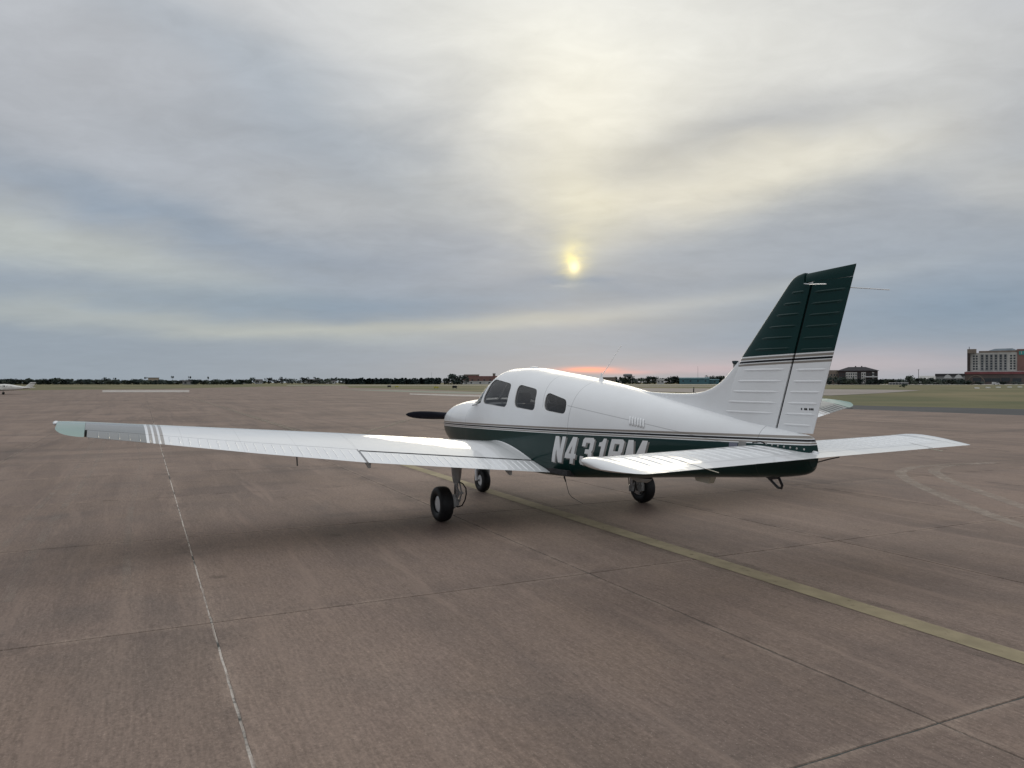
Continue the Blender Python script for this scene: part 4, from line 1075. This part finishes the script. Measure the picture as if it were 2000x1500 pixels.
for px in (1830, 1840, 1849, 1858, 1867, 1876, 1884, 1893, 1916, 1960, 1990):
    plant(rr.choice(PR1), px, rr.uniform(590, 620), rr.uniform(3.6, 5.8) if px < 1890 else 2.6, rr.uniform(6, 8), 'tree in front of the gabled low building and hotel podium', 'trees in front of the hotel')
G7 = 'palm like trees standing above the left belt'
PR7 = tree_proto('slender_tree', 'slender tree with a small top rising above the left tree belt', 'palm', LEAF[0], 80, G7)
SL = {205: 'leftmost slender tree sticking out above the left tree belt', 225: 'second slender tree from the left above the left tree belt', 284: 'slender tree just left of the sand coloured square building', 337: 'slender tree just right of the sand coloured square building',
      371: 'slender tree above the dark low shed in the left belt', 407: 'slender tree right of the dark shed near the end of the left belt', 550: 'lone slender tree farthest left on the open horizon', 615: 'slender tree behind the pale long house on the horizon', 656: 'slender tree close to the left end of the cedar hedge'}
for px, h in ((337, 8.2), (371, 8.0), (407, 7.6), (205, 7.0), (225, 6.6), (284, 7.3), (550, 9.8), (615, 9.6), (656, 9.2)):
    plant(PR7, px, 640 if px < 480 else 900, h*.84, 3.8 if px < 480 else 5.5, None if px < 0 else SL[px])
for p in PR1+PR3+[PR7]:
    if p.name not in used: raise RuntimeError(p.name)
sh = tree_proto('shrub', 'lone green shrub on the dry grass in front of the hotel', 'broad', LEAF[1], 91, ''); sh['category'] = 'shrub'
sh.location = at(1766, 262, -.06); sh.scale = (1.5, 1.5, 1.3)

# ------------------------------------------------------------------ far buildings
def fm(name, c, **k): return mat(name, c, .8, .25, var=.12, vscale=.15, **k)
B = {'cream': fm('cream_render', (.40, .39, .37)), 'tan': fm('tan_brick', (.19, .155, .13)), 'red': fm('red_brick', (.185, .105, .092)), 'brown': fm('brown_stone', (.105, .085, .08)),  # red brick is lightened so that its colour carries distance haze
     'band': fm('red_band', (.20, .07, .075)), 'roof': fm('grey_shingle', (.040, .038, .042)), 'teal': fm('teal_sheet', (.075, .16, .19)), 'grey': fm('grey_wall', (.25, .25, .25)),
     'white': fm('white_wall', (.45, .45, .45)), 'sign': mat('teal_sign', (.05, .24, .23), .5), 'dkbrown': fm('dark_brown', (.05, .038, .038)), 'metal': fm('blue_metal_roof', (.30, .36, .42))}
def frame(px, D):                               # local axes of a building that faces the apron
    o = at(px, D, -.06); a = math.atan2(RGT.y, RGT.x)-math.atan((px-1000)/1470); return o, a     # local x runs to the right, local -y faces the apron
def bx(x0, x1, z0, z1, y0=0, y1=14, m=None): mb = MB(); mb.box((x0, y0, z0), (x1, y1, z1)); return mb
# hotel: local origin at px 1888, depth 720 (0.49 m per reference pixel)
o, a = frame(1888, 720); k = 720/1470
def hx(px): return (px-1888)*k*.856
def hz(py): return (747-py)*k+1.74
H = thing('hotel', 'tall cream and red brick hotel with six rows of windows above a long brown podium', 'hotel', o, a)
bx(hx(1895), hx(1984), hz(727), hz(689.5), 2, 24).build('facade', B['cream'], H)
bx(hx(1912), hx(1983.9), hz(689.4), hz(685.8), 2.6, 23).build('parapet', B['tan'], H)
mb = MB(); mb.loft([[(hx(p), y, hz(q)) for p, q in ((1930, 685.7), (1942, 682), (1975, 681.6), (1981, 684), (1983, 685.7))] for y in (4, 22)]); mb.build('curved_roof', B['metal'], H)
bx(hx(1889), hx(1907), hz(690), hz(682), -.5, 20).build('tower_top', B['tan'], H)
mb = MB(); mb.tube([(hx(1893), 5, hz(682)), (hx(1893), 5, hz(677))], .25, 6); mb.build('aerial', B['dkbrown'], H)
bx(hx(1889), hx(1894.9), hz(727), hz(690.1), -.3, 20).build('stair_tower', B['dkbrown'], H)
bx(hx(1984.1), hx(2060), hz(727), hz(683.5), 1, 24).build('brick_wing', B['red'], H)
sg = bx(hx(1987), hx(1997), hz(694.5), hz(687.5), .7, 1.2).build('wall_sign', B['sign'], H)
bx(hx(1991), hx(1992.3), hz(692.5), hz(688.2), .55, .72).build('sign_mark', B['white'], sg)
bx(hx(1884), hx(2070), -.0, hz(731), -4, 30).build('podium', B['brown'], H)
bx(hx(1883.5), hx(2070), hz(731), hz(726.5), -4.6, 30).build('podium_band', B['band'], H)
bx(hx(1886), hx(2070), hz(726.4), hz(725.5), -4.2, 30).build('cornice', B['white'], H)
cols = [1902, 1907.5, 1918, 1927, 1935.5, 1944.3, 1953.4, 1962, 1972.7, 1979]
wm = {}
for pc in cols:
    pair = pc in (1902, 1907.5, 1972.7, 1979)
    if not pair: bx(hx(pc)-1.4, hx(pc)+1.4, hz(724.5), hz(692.5), 1.75, 2.02).build('pilaster', B['grey'], H)
    for i, py in enumerate((696, 701, 706, 710.8, 715.7, 720.5)):
        hh = .80 if i or pair else 1.15; y = 1.9 if pair else 1.65
        key = (pair, hh)
        if key not in wm: wm[key] = bx(-.78, .78, -hh, hh, 0, .15).mesh('window', M['farglass'])
        link('window', wm[key], H, (hx(pc), y, hz(py)))
for px_, py_ in ((1908, 741), (1927, 742), (1944, 742), (1962, 741), (1983, 742)):
    link('window', bx(-3.4, 3.4, -1.8, 1.5, 0, .2).mesh('window', M['farglass']), H, (hx(px_), -4.15, hz(py_)))
mb = MB(); mb.lathe([(6.5, -.15), (7.2, -.15), (7.2, .15), (6.5, .15)], (hx(1906), -4.2, 1.5), 'y', 24, closed=True); mb.build('arch', B['tan'], H)
# apartment house
o, a = frame(1668, 600); k2 = 600/1470
def ax(px): return (px-1668)*k2*.91
def az_(py): return (747-py)*k2+1.74
A = thing('apartment_house', 'four storey apartment house with dark grey hipped roof and pale balcony bays', 'apartment house', o, a)
bx(ax(1637), ax(1714), 0, az_(724), 0, 16).build('wall', B['dkbrown'], A)
mb = MB(); mb.add([(ax(1634), -1, az_(724)), (ax(1717), -1, az_(724)), (ax(1717), 17, az_(724)), (ax(1634), 17, az_(724)), (ax(1657), 5, az_(716.5)), (ax(1690), 5, az_(716.5)), (ax(1690), 11, az_(716.5)), (ax(1657), 11, az_(716.5))], [(0,1,5,4), (1,2,6,5), (2,3,7,6), (3,0,4,7), (4,5,6,7), (3,2,1,0)])
rf = mb.build('roof', B['roof'], A, 0)
for q in (1671, 1683): bx(ax(q)-.5, ax(q)+.5, az_(716.6), az_(714.6), 6, 7.4).build('chimney', B['dkbrown'], rf)
for c0, c1 in ((1652, 1674), (1682, 1691), (1703, 1707)):
    by = bx(ax(c0), ax(c1), 1.0, az_(727), -1.2, -.02).build('bay', B['cream'], A)
    n = max(2, int((c1-c0)/4))
    for i in range(n):
        for j in range(4):
            x = ax(c0)+(ax(c1)-ax(c0))*(i+.5)/n; z = 2.2+j*2.05; link('window', bx(-.42, .42, -.6, .6, 0, .1).mesh('window', M['farglass']), by, (x, -1.26, z))
for c in (1640.5, 1645, 1649, 1677, 1680, 1694, 1698, 1710):
    for j in range(4): link('window', bx(-.4, .4, -.65, .65, 0, .1).mesh('window', M['farglass']), A, (ax(c), -.06, 2.2+j*2.05))
bx(ax(1688), ax(1714), az_(737), az_(735), -5, -.05).build('porch_roof', B['white'], A)
bx(ax(1612), ax(1636.9), 0, az_(722.5), 4, 18).build('wing', B['tan'], A)
for c in (1617, 1623, 1629, 1634):
    for j in range(3): link('window', bx(-.5, .5, -.7, .7, 0, .1).mesh('window', M['farglass']), A, (ax(c), 3.94, 2.6+j*2.6))
# gabled low building by the hotel
o, a = frame(1855, 640); k3 = 640/1470
k3 *= .865
G = thing('gabled_building', 'low building with dark eaves and two pale gables left of the hotel', 'building', o, a)
bx(-28*k3, 29*k3, 0, 7.2, 0, 18).build('wall', B['grey'], G); bx(-29*k3, 30*k3, 7.2, 9.2, -.8, 18).build('roof', B['roof'], G)
for c in (-4, 17):
    mb = MB(); mb.loft([[((c-9)*k3, y, 5.2), ((c+9)*k3, y, 5.2), ((c+5)*k3, y, 7.6), (c*k3, y, 8.6), ((c-5)*k3, y, 7.6)] for y in (-1.6, -.85)]); mb.build('gable', B['white'], G)
for c in (-20, -12, 5, 10, 24): link('window', bx(-.9, .9, -1.1, 1.1, 0, .1).mesh('window', M['farglass']), G, (c*k3, -.08, 3.6))
# pale pitched house further left
def shed(name, label, px, D, w, h, roof, wall, rm, wins=0, d=14):
    o, a = frame(px, D); t = thing(name, label, 'building', o, a)
    bx(-w/2, w/2, 0, h, 0, d).build('wall', wall, t)
    if roof > 0:
        mb = MB(); mb.loft([[(x, -.5, h+.002), (x, d/2, h+roof), (x, d+.5, h+.002)] for x in (-w/2-.4, w/2+.4)]); mb.build('roof', rm, t)
    else: bx(-w/2-.2, w/2+.2, h+.002, h+.6, -.2, d+.2).build('parapet', rm, t)
    if wins:
        me = bx(-.8, .8, -.7, .7, 0, .1).mesh('window', M['farglass'])
        for i in range(wins): link('window', me, t, (-w/2+w*(i+.5)/wins, -.08, h*.55))
    return t
shed('pale_house', 'pale house with low pitched roof behind the trees between apartments and hotel', 1813, 700, 14, 5.0, 3.0, B['white'], B['cream'], 3)
shed('teal_hangar', 'wide teal metal hangar among the trees behind the dorsal fin', 1356, 830, 32, 6.2, 1.1, B['teal'], B['teal'], 4)
shed('teal_annex', 'low teal annex joined on the right of the teal hangar', 1388, 835, 18, 4.6, .8, B['teal'], B['teal'], 2)
shed('tan_block', 'flat tan block just behind the whip antenna', 1190, 720, 12.0, 6.2, 0, B['tan'], B['tan'], 2)
shed('pale_shed', 'small pale shed between dark trees above the rear fuselage', 1290, 800, 7.5, 4.6, .6, B['white'], B['grey'], 2)
shed('brown_terminal', 'long brown building with stepped pale roof blocks left of the cockpit', 940, 760, 36, 7.6, 0, B['red'], B['band'], 6)
shed('roof_block', 'pale upper storey behind the long brown building', 921, 790, 16, 9.6, 0, B['tan'], B['tan'], 4)
shed('stair_block', 'slim tan stair block at the right end of the brown building', 965, 785, 2.8, 10.8, 0, B['tan'], B['white'], 0, 5)
shed('low_white_store', 'low white store in front of the long brown building', 938, 735, 44, 2.5, .0, B['white'], B['white'], 5)
shed('sand_building', 'sand coloured square building above the left tree belt', 300, 680, 9, 5.6, 0, fm('sand_wall', (.36, .30, .24)), B['tan'], 2)
shed('dark_shed', 'dark low shed at the right end of the left tree belt', 368, 620, 9, 2.8, .8, B['grey'], B['roof'], 2)
for i, (px, w, h, nm) in enumerate(((480, 14, 3.6, 'wide grey house with low roof right of the left tree belt'), (505, 9, 4.2, 'small pale house with pitched roof among distant trees'), (612, 18, 4.4, 'pale long house on the horizon left of the hedge'), (645, 12, 3.5, 'grey cottage on the horizon next to the cedar hedge'))):
    shed('far_house', nm, px, 930, w, h, 1.6, B['white'] if i % 2 else B['grey'], B['roof'], 3)
shed('white_parking_shelter', 'long low white shelter at the foot of the trees beside the apartment house', 1755, 585, 13, 1.3, .3, B['grey'], B['white'], 6, 6)
# tower behind the fin
o, a = frame(1436, 1050); k4 = 1050/1470
t = thing('control_tower', 'slim grey tower with wider dark cab just left of the fin', 'tower', o, a)
mb = MB(); mb.lathe([(3.0, 0), (2.7, 27), (2.7, 27.2)], (0, 0, 0), 'z', 10); mb.build('shaft', B['grey'], t, 20)
mb = MB(); mb.lathe([(2.7, 27.2), (4.0, 29.2), (4.4, 31.4), (4.5, 31.8), (0, 32.2)], (0, 0, 0), 'z', 10); mb.build('cab', fm('tower_cab', (.06, .08, .10)), t, 20)
# water tank on legs, masts
o, a = frame(1226, 900); t = thing('water_tank', 'pale water tank standing above the trees right of the whip antenna', 'water tank', o, a)
mb = MB(); mb.lathe([(0, 8.6), (5.0, 8.8), (5.4, 9.4), (5.4, 11.4), (4.0, 12), (0, 12.2)], (0, 0, 0), 'z', 16); mb.build('tank', B['grey'], t)
for q in range(4):
    mb = MB(); mb.tube([(4*math.cos(q*1.57+.7), 4*math.sin(q*1.57+.7), 0), (3.4*math.cos(q*1.57+.7), 3.4*math.sin(q*1.57+.7), 8.8)], .3, 6); mb.build('leg', B['grey'], t)
def mast(px, D, h, r, label, top=None):
    t = thing('mast', label, 'mast', at(px, D, -.06))
    mb = MB(); mb.tube([(0, 0, 0), (0, 0, h)], [r, r*.6], 6); mb.build('pole', B['grey'], t)
    if top: mb = MB(); mb.box((-top, -.3, h), (top, .3, h+top*.8)); mb.build('head', B['grey'], t)
mast(1794, 620, 12.0, .35, 'grey mast above the trees between apartments and hotel', .5)
mast(1363, 900, 21, .18, 'tall thin radio mast above the teal hangar')
mast(1407, 900, 11, .18, 'short thin mast between teal hangar and tower')
mast(1420, 900, 12, .18, 'thin mast just left of the grey tower')
mast(843, 760, 12, .12, 'thin pole above the right end of the cedar hedge')

# ------------------------------------------------------------------ things out on the field
PB = mat('sign_black', (.012, .012, .012), .5); PY = mat('sign_yellow', (.42, .38, .06), .5); PO = mat('barrier_white', (.55, .54, .50), .7, var=.1)
def panel(name, label, px, py, w, h, m):
    D = 1470*1.684/(py-747)
    o, a = at(px, D, -.06), math.atan2(RGT.y, RGT.x); t = thing(name, label, 'sign', o, a, None)
    bx(-w/2, w/2, .28, .28+h, 0, .22).build('panel', m, t)
    for q in (-.35, .35): mb = MB(); mb.tube([(q*w, .11, 0), (q*w, .11, .29)], .05, 8); mb.build('leg', M['dark'], t)
panel('taxiway_sign', 'small black sign on the grass below the cedar hedge', 760, 757.4, 1.1, .55, PB)
panel('taxiway_sign', 'black sign box on the grass just left of the cockpit', 888, 759.4, 1.25, .62, PB)
panel('taxiway_sign', 'yellow sign right of the small black sign below the hedge', 775, 757.2, 1.1, .38, PY)
panel('taxiway_sign', 'yellow sign left of the black box near the cockpit', 852, 759.4, 1.2, .38, PY)
GBR = 'white concrete blocks in a row before the hotel'
for i, (px, py, nm) in enumerate(((1908, 758.2, 'leftmost white block of the row on the grass before the hotel'), (1929.5, 757.3, 'second white block from the left in the row before the hotel'), (1949.5, 756.7, 'middle white block of the row on the grass before the hotel'), (1971.5, 756.2, 'second white block from the right in the row before the hotel'), (1992, 756, 'rightmost white block of the row on the grass before the hotel'))):
    D = 1470*1.684/(py-747); w = 8.2*D/1470; mb = MB()
    mb.loft([[(x, -.35, 0), (x, -.15, .12), (x, -.12, .36), (x, .12, .36), (x, .15, .12), (x, .35, 0)] for x in (-w/2, w/2)]); mb.build('concrete_block', PO, None, 30, at(px, D, -.06), math.atan2(RGT.y, RGT.x), label=nm, cat='barrier', group=GBR)
t = thing('marker_post', 'thin black marker post on the grass behind the dorsal fin', 'post', at(1354.5, 119, -.06))
mb = MB(); mb.tube([(0, 0, 0), (.02, .05, .95), (.025, .06, 1.0)], [.085, .085, .03], 10); mb.build('shaft', PB, t)
mb = MB(); mb.lathe([(.22, 0), (.20, .05), (0, .06)], (0, 0, 0), 'z', 14); mb.build('foot', PB, t)
mb = MB(); mb.lathe([(.086, .78), (.086, .86)], (.017, .042, 0), 'z', 10); mb.build('reflector', M['grey'], t)
# parked van before the hotel
o = at(1945, 560, -.06); t = thing('parked_van', 'white van parked at the foot of the hotel podium', 'van', o, math.atan2(RGT.y, RGT.x))
mb = MB(); mb.loft([[(x, y, z) for x, z in ((-2.4, .4), (2.4, .4), (2.4, 1.1), (1.7, 1.25), (1.1, 2.0), (-2.2, 2.1), (-2.4, 1.8))] for y in (-.95, .95)]); mb.build('body', B['white'], t)
for x in (-1.5, 1.5):
    for y in (-.9, .9): mb = MB(); mb.lathe([(0, -.1), (.3, -.1), (.36, -.06), (.36, .06), (.3, .1), (0, .1)], (x, y, .36), 'y', 16); mb.build('wheel', M['black'], t)
bx(-.2, 1.2, 1.25, 1.85, -.97, -.955).build('window', M['farglass'], t)

# ------------------------------------------------------------------ second aircraft on the far left of the apron
def small_plane():
    D = 103; o = at(44, D); a = math.atan2(RGT.y, RGT.x)
    P = thing('parked_airplane', 'cream white low wing airplane parked at the far left edge of the apron', 'airplane', o, a)
    mw = mat('cream_aircraft_paint', (.60, .59, .54), .35, .5, coat=.5, var=.06, vscale=2)
    # local x runs aft (to the right in view); the tail end is near x = 1.2
    tab = np.array([[-6.2, 1.25, .95, 1.1, .25, 2.2, 2.4], [-5.9, 1.38, .78, 1.1, .42, 2.2, 2.6], [-5.0, 1.48, .68, 1.1, .54, 2.3, 3], [-4.4, 1.52, .66, 1.1, .56, 2.3, 3.4], [-3.7, 1.74, .65, 1.12, .57, 2.3, 3.6], [-3.0, 1.77, .65, 1.12, .57, 2.4, 3.6],
                    [-2.0, 1.70, .68, 1.1, .54, 2.3, 3.4], [-1.0, 1.53, .76, 1.1, .40, 2.2, 3], [.2, 1.36, .90, 1.12, .22, 2.1, 2.6], [1.3, 1.22, 1.02, 1.12, .08, 2, 2.2]])
    mb = MB(); mb.loft([[fp(x, 2*math.pi*k/40, 0, tab) for k in range(40)] for x in np.linspace(-6.2, 1.3, 60)]); mb.build('fuselage', mw, P, 45)
    for x0, x1, za, zb in ((-3.85, -3.25, 1.30, 1.58), (-3.1, -2.5, 1.30, 1.58), (-2.35, -1.5, 1.30, 1.52)):
        for s in (-1, 1):
            poly = rounded([(x0, za), (x0+.05, zb), (x1-.1, zb-.05), (x1, za)], .12); mb = MB()
            mb.add([(x, s*float(halfw(x, z, tab)+.006), z) for x, z in poly], [tuple(range(len(poly)))]); mb.build('window', M['farglass'], P, 0)
    for s in (-1, 1):
        mb = MB(); L = []
        for y, xl, xt, z, t_ in ((.3, -5.0, -2.9, .80, .14), (5.0, -4.4, -3.2, 1.24, .07)):
            L.append([(xl+(xt-xl)*c, s*y, z+u*t_*math.sin(math.pi*c**.6)) for c, u in [(0, 0), (.1, 1), (.3, 1), (.6, 1), (1, 0), (.6, -.6), (.3, -.8), (.1, -.8)]])
        mb.loft(L); mb.build('wing', mw, P, 40)
        mb = MB(); L = []
        for y, xl, xt in ((.05, .2, 1.15), (1.75, .5, 1.1)): L.append([(xl+(xt-xl)*c, s*y, 1.16+u*.04) for c, u in [(0, 0), (.2, 1), (.6, .7), (1, 0), (.6, -.7), (.2, -1)]])
        mb.loft(L); mb.build('tailplane', mw, P, 40)
        mb = MB(); mb.tube([(-4.3, s*1.6, .9), (-4.3, s*1.6, .22)], .05, 8); mb.build('gear_leg', M['grey'], P)
        mb = MB(); mb.lathe([(0, -.08), (.16, -.08), (.22, -.05), (.23, 0), (.22, .05), (.16, .08), (0, .08)], (-4.3, s*1.68, .23), 'y', 20); mb.build('wheel', M['black'], P, 50)
    mb = MB(); mb.tube([(-5.8, 0, .8), (-5.8, 0, .2)], .05, 8); mb.build('gear_leg', M['grey'], P)
    mb = MB(); mb.lathe([(0, -.07), (.14, -.07), (.19, -.04), (.2, 0), (.19, .04), (.14, .07), (0, .07)], (-5.8, 0, .2), 'y', 20); mb.build('wheel', M['black'], P, 50)
    mb = MB(); L = []
    for z, xl, xt, t_ in ((1.10, .05, 1.45, .06), (1.62, .78, 1.95, .045), (2.02, 1.25, 2.2, .035), (2.06, 1.35, 2.2, .015)):
        L.append([(xl+(xt-xl)*c, u*t_, z) for c, u in [(0, 0), (.15, 1), (.5, .9), (1, .1), (1, -.1), (.5, -.9), (.15, -1)]])
    mb.loft(L); f = mb.build('fin', mw, P, 40)
    mb = MB(); mb.loft([[(1.17, y, 1.86), (2.06, y, 1.86), (2.08, y, 1.90), (1.20, y, 1.90)] for y in (-.055, .055)]); mb.build('fin_stripe', B['roof'], f)
    mb = MB(); mb.tube([(-6.25, -.9, 1.1), (-6.25, .9, 1.1)], [.03, .03], 8); mb.build('propeller', M['prop'], P)
    P.scale = (.83, .83, .83)
small_plane()
